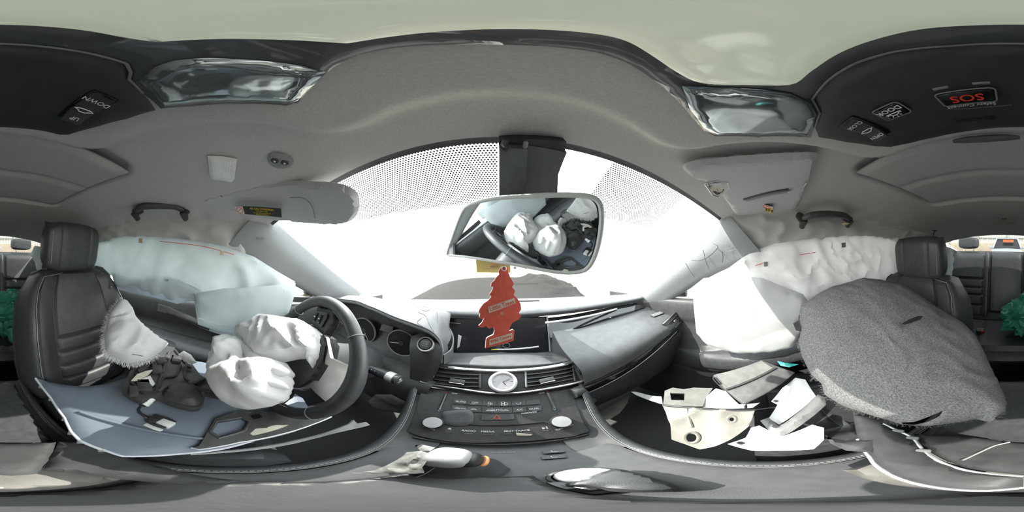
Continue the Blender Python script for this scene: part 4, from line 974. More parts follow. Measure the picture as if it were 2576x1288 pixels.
for a, L0, r0 in ((radians(64), 0.55, 0.0008), (radians(150), 0.36, 0.0011)):
    obj('clock_hand', tube([cm @ Vector((0, 0, 0.0045)), cm @ Vector((R * L0 * sin(a), R * L0 * cos(a), 0.0045))], r0, 5), 'ink', ck_)
text('LEXUS', 0.0045, cm @ Matrix.Translation((0, -0.0085, 0.0028)), ck_, 'ink', space=1.3)
# passenger side: recessed strip and the big pad
bk = surf([[P(1372, 800, y=0.672), P(1450, 790, y=0.645), P(1540, 772, y=0.60), P(1600, 762, y=0.565)], [P(1385, 850, y=0.60), P(1450, 826, y=0.565), P(1540, 796, y=0.55), P(1625, 772, y=0.53)]])
obj('recess_panel', gridsurf(bk, 20, 6, 0.004), 'gloss', da)
obj('accent_strip', tube(cr([P(1372, 812, y=0.585), P(1440, 803, y=0.585), P(1500, 791, y=0.58), P(1552, 777, y=0.575)], 6), [0.005] * 18 + [0.003], 8), 'silver', da, label='thin silver accent strip')
pr = [[P(1390, 834, y=0.575), P(1440, 826, y=0.575), P(1500, 809, y=0.570), P(1570, 790, y=0.555), P(1640, 768, y=0.53)],
      [P(1394, 842, y=0.555), P(1448, 838, y=0.545), P(1520, 822, y=0.53), P(1595, 803, y=0.505), P(1668, 779, y=0.475)],
      [P(1412, 875, y=0.50), P(1470, 872, y=0.475), P(1545, 848, y=0.46), P(1620, 816, y=0.44), P(1690, 786, y=0.415)],
      [P(1440, 908, y=0.445), P(1495, 900, y=0.425), P(1570, 868, y=0.41), P(1645, 826, y=0.395), P(1700, 796, y=0.375)],
      [P(1462, 935, y=0.415), P(1515, 922, y=0.40), P(1590, 884, y=0.385), P(1660, 838, y=0.37), P(1708, 806, y=0.35)],
      [P(1472, 966, y=0.405), P(1530, 940, y=0.395), P(1605, 898, y=0.38), P(1665, 852, y=0.365), P(1706, 818, y=0.345)]]
pf = surf(pr)
obj('passenger_pad', gridsurf(pf, 44, 40, 0.006), 'dashpad', da)
obj('pad_end', gridsurf(surf([[r[0] for r in pr[:4]], [P(1386, 884, y=0.60), P(1396, 890, y=0.56), P(1412, 893, y=0.52), P(1440, 912, y=0.475)]]), 16, 8, 0.004), 'dashpad', da)
tr = surf([[P(1470, 968, y=0.402), P(1530, 942, y=0.392), P(1605, 900, y=0.377), P(1665, 854, y=0.362), P(1700, 824, y=0.345)], [P(1474, 990, y=0.40), P(1535, 962, y=0.39), P(1612, 914, y=0.375), P(1670, 866, y=0.36), P(1702, 834, y=0.345)]])
obj('trim_strip', gridsurf(tr, 40, 6, 0.006, disp=lambda s, t: 0.006 * sin(pi * t)), 'gloss', da, label='glossy black trim strip')
obj('trim_line', tube([tr(s, 1.0) for s in np.linspace(0, 1, 30)], 0.0022, 6), 'satin', da)
gb = surf([[P(1474, 990, y=0.40), P(1560, 950, y=0.39), P(1650, 885, y=0.37), P(1715, 830, y=0.35)], [P(1500, 1010, y=0.41), P(1590, 975, y=0.41), P(1690, 915, y=0.42), P(1745, 880, y=0.43)], [Vector((0.21, 0.46, -0.64)), Vector((0.40, 0.48, -0.64)), Vector((0.58, 0.48, -0.62)), Vector((0.70, 0.46, -0.58))], [Vector((0.21, 0.70, -0.70)), Vector((0.40, 0.70, -0.70)), Vector((0.58, 0.70, -0.70)), Vector((0.70, 0.70, -0.68))]])
obj('glovebox', gridsurf(gb, 24, 24, 0.004), 'plastic', da)
obj('cup_knob', xf(lathe([(0, 0.02), (0.016, 0.02), (0.019, 0.014), (0.019, -0.02), (0, -0.02)], 24), frame(P(1453, 985, y=0.405), (0, 0.3, 1), (0.3, -1, 0))), 'plastic', da)
# passenger corner vent and defroster grille
pvf = frame(P(1688, 812, y=0.372), P(1712, 790, y=0.36) - P(1664, 838, y=0.375), (0.1, 0.4, 1))
pvh = obj('corner_vent', xf(rbox(0.105, 0.055, 0.02, None, 0.004), pvf), 'dark', da)
for k in range(3): obj('vent_slat', xf(rbox(0.09, 0.003, 0.012, None, 0.001), pvf @ Matrix.Translation((0.002, -0.015 + 0.014 * k, 0.010))), 'plastic', pvh)
for yy in (-0.028, 0.028): obj('vent_frame', xf(rbox(0.107, 0.004, 0.008, None, 0.001), pvf @ Matrix.Translation((0, yy, 0.010))), 'satin', pvh)
obj('vent_tab', xf(rbox(0.02, 0.012, 0.008, None, 0.002), pvf @ Matrix.Translation((0.012, 0, 0.016))), 'chrome', pvh)
gm_ = frame(pf(0.90, 0.30) + Vector((0, 0, 0.004)), pf(0.99, 0.30) - pf(0.84, 0.30), pf(0.9, 0.15) - pf(0.9, 0.42))
gh_ = obj('defroster_grille', xf(rbox(0.075, 0.026, 0.004, None, 0.001), gm_), 'dark', da)
for k in range(9): obj('grille_bar', xf(rbox(0.003, 0.024, 0.004, None, 0.0006), gm_ @ Matrix.Translation((-0.032 + 0.008 * k, 0, 0.003))), 'grey', gh_)

# ================================================================== CENTRE STACK AND CONSOLE
cc_ = thing('center_console', 'black centre stack and tunnel console with rows of white lettered buttons', 'console', (0, 0.2, -0.9))
s0 = Vector((0, 0.44, -0.428)); s1 = Vector((0, 0.285, -0.560))
sn = Vector((0, -(s0.z - s1.z), (s0.y - s1.y))).normalized()
if sn.z < 0: sn = -sn
def cp_(u, v, off=0.0): return onplane([(u, v)], s0 + sn * off, sn)[0]
cfm = lambda p: frame(p, (1, 0, 0), s0 - s1)
st_o = [cp_(*q) for q in ((1062, 975), (1150, 985), (1265, 994), (1385, 985), (1436, 978), (1468, 1062), (1482, 1085), (1440, 1098), (1380, 1104), (1265, 1112), (1140, 1112), (1060, 1098), (1025, 1085), (1040, 1050))]
stk = obj('stack_panel', sheet([p - sn * 0.006 for p in st_o], 0.012, hard=True, res=0.02), mat('haze_lightened_stack_plastic', (0.05, 0.05, 0.05), 0.5, vary=0.15, vscale=60), cc_)  # base colour lightened to paint in lens haze
seamm = mat('panel_seam', (0.10, 0.10, 0.10), 0.5)
def btn(us, vs, name='button'):
    return obj(name, sheet([cp_(u, v, 0.0015) for u, v in zip(us, vs)], 0.004, res=0.02, hard=True), 'plastic', stk)
def lab(s, u, v, size, par=None, m='print', **k): return text(s, size, cfm(cp_(u, v, 0.0045)), par or stk, m, **k)
# first row of keys
rowx = [(1142, 1176), (1178, 1212), (1214, 1249), (1251, 1286), (1288, 1322), (1324, 1358)]
top_l = ['AUTO', 'OFF', '', '', '', '']
def rv(u, base, k=10): return base - k * ((u - 1258) / 110) ** 2 * 0.6
for (a, b_), t in zip(rowx, top_l):
    k = btn((a, b_, b_ + 1, a - 1), (rv(a, 1010), rv(b_, 1010), rv(b_, 1021), rv(a, 1021)))
    if t: lab(t, (a + b_) / 2, rv((a + b_) / 2, 1015.5), 0.0088, k)
fanp = (1232, 1268)
for i, u in enumerate(fanp):
    c = cp_(u, rv(u, 1016), 0.0045); m = cfm(c); rr = 0.0030 + 0.0014 * i
    obj('fan_symbol', join([tube([m @ Vector((rr * cos(a) + rr * cos(a + t), rr * sin(a) + rr * sin(a + t), 0)) for t in np.linspace(0, 2 * pi, 9)[:-1]], 0.0005, 4, True) for a in (0, 2.09, 4.19)]), 'print', stk)
c = cfm(cp_(1305, rv(1305, 1016), 0.0045))
obj('seat_symbol', join([tube([c @ Vector(p) for p in ((-0.006, 0.003, 0), (-0.003, -0.003, 0), (0.003, -0.003, 0), (0.005, 0.003, 0))], 0.0006, 4)]), 'print', stk)
row2 = [(1138, 1174, ''), (1176, 1210, ''), (1213, 1288, 'AUTO'), (1291, 1324, 'A/C'), (1327, 1362, 'DUAL')]
for a, b_, t in row2:
    k = btn((a, b_, b_ + 1, a - 1), (rv(a, 1026), rv(b_, 1026), rv(b_, 1038), rv(a, 1038)))
    if t: lab(t, (a + b_) / 2, rv((a + b_) / 2, 1032), 0.0088, k)
for u in (1150, 1192, 1231, 1272):
    c = cfm(cp_(u, rv(u, 1032), 0.0045))
    obj('car_symbol', tube([c @ Vector((x, y, 0)) for x, y in ((-0.007, -0.002), (-0.003, 0.002), (0.003, 0.002), (0.007, -0.002))], 0.0007, 4, True), 'print', stk)
lab('FRONT', 1166, rv(1166, 1032), 0.0040)
lab('PASSENGER', 1331, 1038.5, 0.0066)
k = btn((1212, 1292, 1293, 1211), (1043, 1042, 1055, 1056))
tri = [cp_(1250 + dx, 1049 + dy, 0.0045) for dx, dy in ((0, -5), (8, 4), (-8, 4))]
obj('hazard_symbol', tube(tri, 0.0013, 5, True), mat('orange_red_print', (0.8, 0.16, 0.06), 0.6), k)
obj('touch_pad', sheet([cp_(u, v, 0.003) for u, v in ((1118, 1035), (1175, 1030), (1188, 1036), (1192, 1052), (1184, 1068), (1150, 1072), (1118, 1066), (1113, 1050))], 0.008, rim=0.004, res=0.008, smooth=3), 'plastic', stk)
lab('TEMP', 1143, 990, 0.0068); lab('TEMP', 1362, 989, 0.0068)
for pts, up_, dn in ((((1122, 990), (1113, 1012), (1105, 1030)), 0, 1), (((1377, 988), (1387, 1009), (1395, 1027)), 0, 1)):
    obj('temperature_slider', tube([cp_(u, v, 0.003) for u, v in pts], 0.0032, 6), 'chrome', stk)
    d0 = cp_(pts[0][0], pts[0][1] - 4, 0.004); d1 = cp_(pts[-1][0], pts[-1][1] + 3, 0.004)
    obj('arrow_mark', tube([d0 + Vector((-0.003, -0.002, -0.002)), d0 + Vector((0, 0.002, 0.002)), d0 + Vector((0.003, -0.002, -0.002))], 0.0008, 4), 'red_ink', stk)
    obj('arrow_mark', tube([d1 + Vector((-0.003, 0.002, 0.002)), d1 + Vector((0, -0.002, -0.002)), d1 + Vector((0.003, 0.002, 0.002))], 0.0008, 4), mat('blue_print', (0.2, 0.4, 0.6), 0.6), stk)
for u, v, t, tv in ((1087, 1063, 'PWR\u00b7VOL', (1080, 1077)), (1414, 1061, 'TUNE\u00b7SCROLL', (1421, 1075))):
    km = cfm(cp_(u, v, 0.0195) - sn * 0.0195)
    kb = obj('knob', lathe([(0.0235, 0.0), (0.0225, 0.014), (0.0205, 0.017), (0.0, 0.018)], 32, km), 'dark', cc_)
    obj('knob_cap', lathe([(0.0205, 0.0165), (0.0195, 0.019), (0.0, 0.0195)], 32, km), 'silver', kb)
    text(t, 0.0064, cfm(cp_(tv[0], tv[1], 0.0045)) @ Matrix.Rotation(-0.25 if u < 1200 else 0.25, 4, 'Z'), stk, 'print')
for t, u, v in (('\u23cf', 1131, 1079), ('RADIO', 1179, 1084), ('MEDIA', 1227, 1086), ('\u003c', 1272, 1085), ('PRST\u00b7TRACK', 1301, 1084), ('\u003e', 1330, 1083), ('\u25b6\u2016', 1371, 1077)):
    lab(t, u, v, 0.0085 if len(t) > 1 else 0.0095)
for a, b_, v in ((1120, 1138, 1084), (1168, 1189, 1090), (1217, 1240, 1092), (1266, 1287, 1091), (1318, 1338, 1088), (1363, 1380, 1083)):
    obj('key_line', tube([cp_(a, v, 0.004), cp_(b_, v, 0.004)], 0.0006, 4), 'grey', stk)
obj('disc_slot', xf(rbox(0.17, 0.003, 0.004), cfm(cp_(1262, 1070, 0.002))), 'gloss', stk)
obj('torn_label', sheet([cp_(u, v, 0.004) for u, v in ((1298, 1088), (1340, 1092), (1335, 1096), (1300, 1095))], 0.0008, hard=True, res=0.01), mat('kraft_scrap', (0.45, 0.40, 0.33), 0.9), stk, label='torn scrap of label')
# pocket below the stack
f_ = surf([[(-0.15, 0.283, -0.564), (0, 0.286, -0.564), (0.15, 0.283, -0.564)], [(-0.15, 0.275, -0.585), (0, 0.277, -0.585), (0.15, 0.275, -0.585)], [(-0.145, 0.225, -0.590), (0, 0.225, -0.590), (0.145, 0.225, -0.590)]])
lp_ = obj('lower_panel', gridsurf(f_, 20, 10, 0.004), 'plastic', cc_)
text('Gracenote', 0.008, frame((0.0, 0.262, -0.585), (1, 0, 0), (0, 0.9, 0.1)), lp_, 'grey')
# tunnel console
tz = -0.578
tun = surf([[(-0.165, 0.24, tz - 0.002), (-0.08, 0.235, tz - 0.008), (0, 0.23, tz - 0.009), (0.08, 0.235, tz - 0.008), (0.165, 0.24, tz - 0.002)], [(-0.15, 0.05, tz), (-0.07, 0.05, tz - 0.006), (0, 0.05, tz - 0.007), (0.07, 0.05, tz - 0.006), (0.155, 0.05, tz)], [(-0.14, -0.12, tz + 0.005), (-0.07, -0.12, tz), (0, -0.12, tz), (0.07, -0.12, tz), (0.14, -0.12, tz + 0.005)], [(-0.13, -0.52, tz + 0.01), (-0.07, -0.52, tz + 0.012), (0, -0.52, tz + 0.012), (0.07, -0.52, tz + 0.012), (0.13, -0.52, tz + 0.01)]])
obj('tunnel_top', gridsurf(tun, 24, 40, 0.006), 'plastic', cc_)
for sx in (-1, 1):
    side = surf([[(sx * 0.222, 0.43, -0.43), (sx * 0.195, 0.33, -0.505), (sx * 0.172, 0.22, -0.565), (sx * 0.156, 0.05, -0.566), (sx * 0.146, -0.15, -0.570), (sx * 0.134, -0.52, -0.568)],
                 [(sx * 0.232, 0.435, -0.432), (sx * 0.206, 0.335, -0.508), (sx * 0.185, 0.22, -0.570), (sx * 0.168, 0.05, -0.572), (sx * 0.156, -0.15, -0.576), (sx * 0.142, -0.52, -0.575)],
                 [(sx * 0.236, 0.45, -0.52), (sx * 0.215, 0.34, -0.58), (sx * 0.193, 0.22, -0.64), (sx * 0.174, 0.05, -0.64), (sx * 0.160, -0.15, -0.64), (sx * 0.145, -0.52, -0.64)],
                 [(sx * 0.235, 0.60, -0.93), (sx * 0.225, 0.36, -0.93), (sx * 0.198, 0.22, -0.93), (sx * 0.178, 0.05, -0.93), (sx * 0.162, -0.15, -0.93), (sx * 0.146, -0.52, -0.93)]])
    sd = obj('console_side', gridsurf(side, 40, 24, 0.006), 'plastic', cc_)
    kp = surf([[side(s, 0.0) + Vector((-sx * 0.006, 0, 0.004)) for s in np.linspace(0, 1, 8)], [side(s, 0.12) + Vector((sx * 0.001, 0, 0.007)) for s in np.linspace(0, 1, 8)], [side(s, 0.33) + Vector((sx * 0.006, 0, 0.004)) for s in np.linspace(0, 1, 8)], [side(s, 0.45) + Vector((sx * 0.004, 0, 0)) for s in np.linspace(0, 1, 8)]])
    kpo = obj('knee_pad', gridsurf(kp, 60, 10, 0.004), 'leather', sd)
    obj('stitching', dashes([kp(s, 0.12) + Vector((0, 0, 0.002)) for s in np.linspace(0.0, 0.95, 60)], 0.0065, 0.0046, 0.0007), 'stitch', sd, kind='stuff')
    obj('edge_strip', tube([kp(s, 0.0) + Vector((0, 0, 0.001)) for s in np.linspace(0.0, 1, 40)], 0.0010, 6), 'grey', sd)
for sx in (-1, 1):
    fl_ = surf([[(sx * 0.12, 0.435, -0.445), (sx * 0.18, 0.440, -0.442), (sx * 0.228, 0.44, -0.445)], [(sx * 0.11, 0.35, -0.515), (sx * 0.165, 0.345, -0.515), (sx * 0.203, 0.338, -0.512)], [(sx * 0.10, 0.285, -0.572), (sx * 0.15, 0.282, -0.572), (sx * 0.186, 0.265, -0.560)], [(sx * 0.10, 0.22, -0.592), (sx * 0.14, 0.215, -0.590), (sx * 0.175, 0.205, -0.578)]])
    obj('stack_cheek', gridsurf(fl_, 8, 16, 0.004), 'plastic', cc_)
# seat heater keys, remote dial, storage lid, armrest
for i in range(2):
    m = frame(P(1393, 1136 + 14 * i, z=tz - 0.004), (1, -0.15, 0), (0.15, 1, 0))
    k = obj('heater_key', xf(rbox(0.032, 0.014, 0.004, None, 0.001), m), 'plastic', cc_)
    obj('seat_symbol', tube([m @ Vector(p) for p in ((-0.003, 0.004, 0.0026), (-0.002, -0.002, 0.0026), (0.004, -0.002, 0.0026))], 0.0007, 4), 'print', k)
dm = frame(P(1484, 1196, z=tz + 0.012), (1, 0, 0), (0, 1, 0))
dk = obj('mode_dial', lathe([(0.030, -0.016), (0.0295, -0.002), (0.026, 0.0), (0.0, 0.0)], 36, dm), 'satin', cc_, label='round metal mode dial')
obj('dial_ring', lathe([(0.031, -0.016), (0.0315, -0.010), (0.035, -0.011), (0.036, -0.016)], 36, dm), 'dark', dk)
rest = obj('palm_rest', sheet([P(u, v, z=tz + 0.014) for u, v in ((1540, 1180), (1640, 1200), (1720, 1232), (1560, 1238), (1500, 1228), (1420, 1218))], 0.02, bulge=0.008, back=0.0, res=0.006, rim=0.008, smooth=3), 'leather', cc_)
rk = obj('switch_bay', xf(rbox(0.028, 0.05, 0.006, None, 0.003), frame((0.035, 0.11, tz - 0.001), (1, 0.1, 0), (-0.1, 1, 0))), 'gloss', cc_)
obj('toggle', xf(rbox(0.012, 0.018, 0.008, None, 0.002), frame((0.037, 0.105, tz + 0.004), (1, 0.1, 0), (-0.1, 1, 0))), 'chrome', rk)
obj('accent_strip', xf(rbox(0.028, 0.006, 0.004, None, 0.001), frame((0.018, 0.128, tz - 0.001), (1, 0.1, 0), (-0.1, 1, 0))), 'satin', cc_)
lid = sheet([Vector(p) for p in ((-0.085, 0.16, tz + 0.006), (0.02, 0.16, tz + 0.006), (0.025, 0.02, tz + 0.012), (0.01, -0.03, tz + 0.016), (-0.11, -0.03, tz + 0.016), (-0.115, 0.05, tz + 0.012))], 0.016, res=0.008, rim=0.007)
obj('shift_plate', lid, 'dark', cc_)
dusty = mat('sun_painted_armrest_leather', (0.17, 0.158, 0.145), 0.6, vary=0.15, vscale=30, bump=0.25, bscale=600)  # sunlight painted as a paler tone on this part of the armrest
obj('armrest_front', sheet([Vector(p) for p in ((-0.112, -0.045, -0.55), (0.0, -0.035, -0.55), (0.112, -0.045, -0.55), (0.115, -0.10, -0.55), (0.113, -0.165, -0.55), (-0.113, -0.165, -0.55), (-0.115, -0.10, -0.55))], 0.05, bulge=0.004, back=0.0, res=0.010, rim=0.012, face=(0, 0, 1)), dusty, cc_, label='front of the armrest, painted pale for sunlight')
obj('armrest', sheet([Vector(p) for p in ((-0.113, -0.170, -0.55), (0.113, -0.170, -0.55), (0.115, -0.30, -0.545), (0.108, -0.48, -0.545), (-0.108, -0.48, -0.545), (-0.115, -0.30, -0.545))], 0.05, bulge=0.006, back=0.0, res=0.012, rim=0.014, face=(0, 0, 1)), 'leather', cc_)
# gear shifter in torn foil
gs = thing('gear_shifter', 'gear lever with a bright silver knob and orange edged collar in torn foil', 'gear lever', (-0.06, 0.18, tz))
kc = P(1128, 1152, z=-0.485)
def ell(c, a, b_, h, n=28, m_=12, px=0.75):
    V, F = [], []
    for j in range(m_ + 1):
        ph = -pi / 2 + pi * j / m_
        for i in range(n):
            th = 2 * pi * i / n
            f = lambda q: math.copysign(abs(q) ** px, q)
            V.append(Vector((c[0] + a * f(cos(ph)) * f(cos(th)), c[1] + b_ * f(cos(ph)) * f(sin(th)), c[2] + h * f(sin(ph)))))
    for j in range(m_):
        for i in range(n): F.append((j * n + i, j * n + (i + 1) % n, (j + 1) * n + (i + 1) % n, (j + 1) * n + i))
    return V, F
obj('knob', ell(kc, 0.026, 0.030, 0.035), 'silver', gs, label='bright silver knob')
obj('knob_side', ell(kc + Vector((0.018, 0.002, -0.010)), 0.018, 0.024, 0.028), 'dark', gs)
obj('collar_ring', tube([kc + Vector((0.036 + 0.004 * cos(a), 0.0 + 0.016 * sin(a), -0.012 + 0.006 * cos(a))) for a in np.linspace(-1.4, 1.4, 12)], 0.0028, 7), mat('orange_plastic', (0.75, 0.30, 0.12), 0.5), gs, label='orange collar edge')
boot = [(0.018, -0.012), (0.024, -0.03), (0.034, -0.05), (0.042, -0.07), (0.055, -0.085), (0.06, -0.092)]
bt = lathe(boot[::-1], 28, Matrix.Translation(kc))
bt = ([v + (v - kc).normalized() * 0.004 * sin(9 * atan2(v.y - kc.y, v.x - kc.x) + 40 * v.z) for v in bt[0]], bt[1])
bo_ = obj('boot', bt, 'leather', gs)
for a in (0.6, 1.4):
    obj('stitching', dashes([kc + Vector((r * cos(-pi / 2 - a + 0.4), r * sin(-pi / 2 - a + 0.4), z + 0.003)) for r, z in boot], 0.006, 0.0042, 0.0009), 'stitch', gs, kind='stuff')
foil = mat('crumpled_foil', (0.72, 0.72, 0.70), 0.28, 0.6, vary=0.15, vscale=90, bump=0.9, bscale=160)
fo = thing('foil_scrap', 'torn crumpled silver foil draped left of the gear lever knob', 'foil', P(1010, 1178, z=-0.53))
obj('foil_sheet', sheet([P(u, v, d=d) for u, v, d in ((884, 1190, .565), (940, 1184, .565), (985, 1164, .56), (1015, 1146, .555), (1022, 1138, .55), (1060, 1134, .53), (1078, 1140, .51), (1074, 1160, .50), (1062, 1176, .51), (1068, 1190, .52), (1040, 1192, .54), (985, 1190, .56), (940, 1192, .57))], 0.003, res=0.005, wr=0.010, wsc=42, seed=3), foil, fo)
obj('foil_strip', sheet([P(u, v, d=d) for u, v, d in ((1042, 1120, .56), (1062, 1118, .55), (1095, 1126, .53), (1082, 1134, .53), (1058, 1134, .545))], 0.002, res=0.004, wr=0.006, wsc=50, seed=8), foil, fo)

# ================================================================== STEERING WHEEL
SC = Vector((-0.375, 0.164, -0.264)); el, az = radians(26.4), radians(4.5)
Sn = Vector((sin(az) * cos(el), -cos(az) * cos(el), sin(el))); Sr = Vector((cos(az), sin(az), 0)); Su = Sn.cross(Sr)
if Su.z < 0: Su = -Su
SF = frame(SC, Sr, Su)
sw = thing('steering_wheel', 'black leather steering wheel turned a quarter turn with satin silver spokes', 'steering wheel', SC - Su * 0.19)
def sp(x, y, z=0.0): return SF @ Vector((x, y, z))
N = 96
obj('rim', tube([sp(0.1705 * cos(2 * pi * k / N), 0.1705 * sin(2 * pi * k / N)) for k in range(N)], [0.0165 + 0.0022 * max(0, cos(2 * (2 * pi * k / N))) ** 2 for k in range(N)], 14, True), 'leather', sw)
for a in (0.72, -0.62, 2.45, -2.45):
    obj('rim_seam', tube([sp((0.1705 + 0.0188 * cos(b)) * cos(a), (0.1705 + 0.0188 * cos(b)) * sin(a), 0.0188 * sin(b)) for b in np.linspace(0, 2 * pi, 20)[:-1]], 0.0009, 5, True), 'grey', sw)
hub = [(0.085, 0.05), (0.06, 0.085), (0.0, 0.092), (-0.06, 0.085), (-0.085, 0.05), (-0.09, 0), (-0.085, -0.05), (-0.06, -0.085), (0, -0.092), (0.06, -0.085), (0.085, -0.05), (0.09, 0)]
obj('hub', sheet([sp(x, y, -0.012) for x, y in hub], 0.05, rim=0.014, res=0.01, smooth=3, face=Sn), 'dark', sw)
# spokes: two side spokes now point up and down, the lower spoke points inboard
for s_ in (1, -1):
    o_ = [sp(x, s_ * y, -0.012) for x, y in ((-0.030, 0.07), (-0.045, 0.10), (-0.055, 0.155), (0.02, 0.164), (0.05, 0.15), (0.052, 0.115), (0.045, 0.07))]
    q = obj('spoke', sheet(o_, 0.022, rim=0.008, res=0.01, face=Sn), 'dark', sw)
    b_ = obj('switch_pad', sheet([sp(x, s_ * y, 0.003) for x, y in ((-0.034, 0.100), (-0.036, 0.134), (0.012, 0.142), (0.020, 0.132), (0.016, 0.098))], 0.008, rim=0.004, res=0.008, face=Sn), 'plastic', sw)
    for k in range(2):
        kk = obj('switch_key', xf(rbox(0.014, 0.026, 0.006, None, 0.002), frame(sp(-0.020 + 0.022 * k, s_ * 0.118, 0.008), Sr, Su)), 'gloss', b_)
        obj('key_mark', xf(rbox(0.006, 0.002, 0.001, None, 0), frame(sp(-0.020 + 0.022 * k, s_ * 0.118, 0.0115), Sr, Su)), 'print', kk)
    ch = [sp(x, s_ * y, 0.004) for x, y in ((0.045, 0.088), (0.058, 0.082), (0.096, 0.046), (0.138, 0.044), (0.138, 0.030), (0.092, 0.026), (0.074, 0.052))]
    obj('spoke_blade', sheet(ch, 0.010, hard=True, res=0.012, face=Sn), 'satin', sw, label='satin silver spoke blade')
    obj('stitching', dashes([sp(0.156 * cos(a), s_ * 0.156 * sin(a), 0.010) for a in np.linspace(1.0, 1.35, 12)], 0.0055, 0.004, 0.0008), 'stitch', sw, kind='stuff')
obj('spoke_bridge', sheet([sp(x, y, 0.004) for x, y in ((0.104, 0.046), (0.158, 0.05), (0.158, -0.05), (0.104, -0.046))], 0.012, hard=True, res=0.012, face=Sn), 'satin', sw, label='wide satin silver spoke plate')
obj('hub_cover', sheet([sp(x * 0.93, y * 0.93, 0.014) for x, y in hub], 0.012, rim=0.006, res=0.012, smooth=3, face=Sn), 'plastic', sw)
# column, stalk
co = thing('steering_column', 'dark steering column shroud with a chrome tipped wiper stalk', 'steering column', SC - Sn * 0.1)
obj('shroud', tube([SC - Sn * 0.045, SC - Sn * 0.10, SC - Sn * 0.17, SC - Sn * 0.26], [0.052, 0.06, 0.065, 0.07], 20), 'plastic', co)
a, b_, e_ = P(928, 926, d=.585), P(965, 941, d=.555), P(1003, 956, d=.525)
stl = obj('stalk', tube([SC - Sn * 0.09 + Sr * 0.03, a, b_, b_.lerp(e_, 0.55)], [0.012, 0.014, 0.0165, 0.016], 14), 'dark', co)
obj('stalk_collar', tube([b_.lerp(e_, 0.35), b_.lerp(e_, 0.8)], [0.0172, 0.0165], 16), 'silver', stl)
obj('stalk_tip', tube([b_.lerp(e_, 0.8), e_ , e_ + (e_ - b_).normalized() * 0.004], [0.0165, 0.017, 0.013], 16), 'dark', stl)
dr = (e_ - b_).normalized(); tf = frame(e_ + dr * 0.0042, dr.cross(Vector((0, 0, -1))), (0, 0, 1))
if (tf.to_3x3() @ Vector((0, 0, 1))).dot(dr) < 0: tf = frame(e_ + dr * 0.0042, -dr.cross(Vector((0, 0, -1))), (0, 0, 1))
text('AUTO', 0.0055, tf @ Matrix.Translation((0, -0.004, 0.0006)), stl, 'print', bold=True)
obj('wiper_symbol', tube([tf @ Vector(p) for p in ((-0.004, 0.002, 0.0005), (-0.003, 0.006, 0.0005), (0.003, 0.006, 0.0005), (0.004, 0.002, 0.0005))], 0.0006, 5, True), 'print', stl)
for k in range(3): obj('band_mark', tube([a.lerp(b_, 0.3 + 0.25 * k) + Vector((0.003, -0.012 + 0.004 * j, 0.010 - 0.004 * j)) for j in range(3)], 0.0008, 4), 'print', stl)
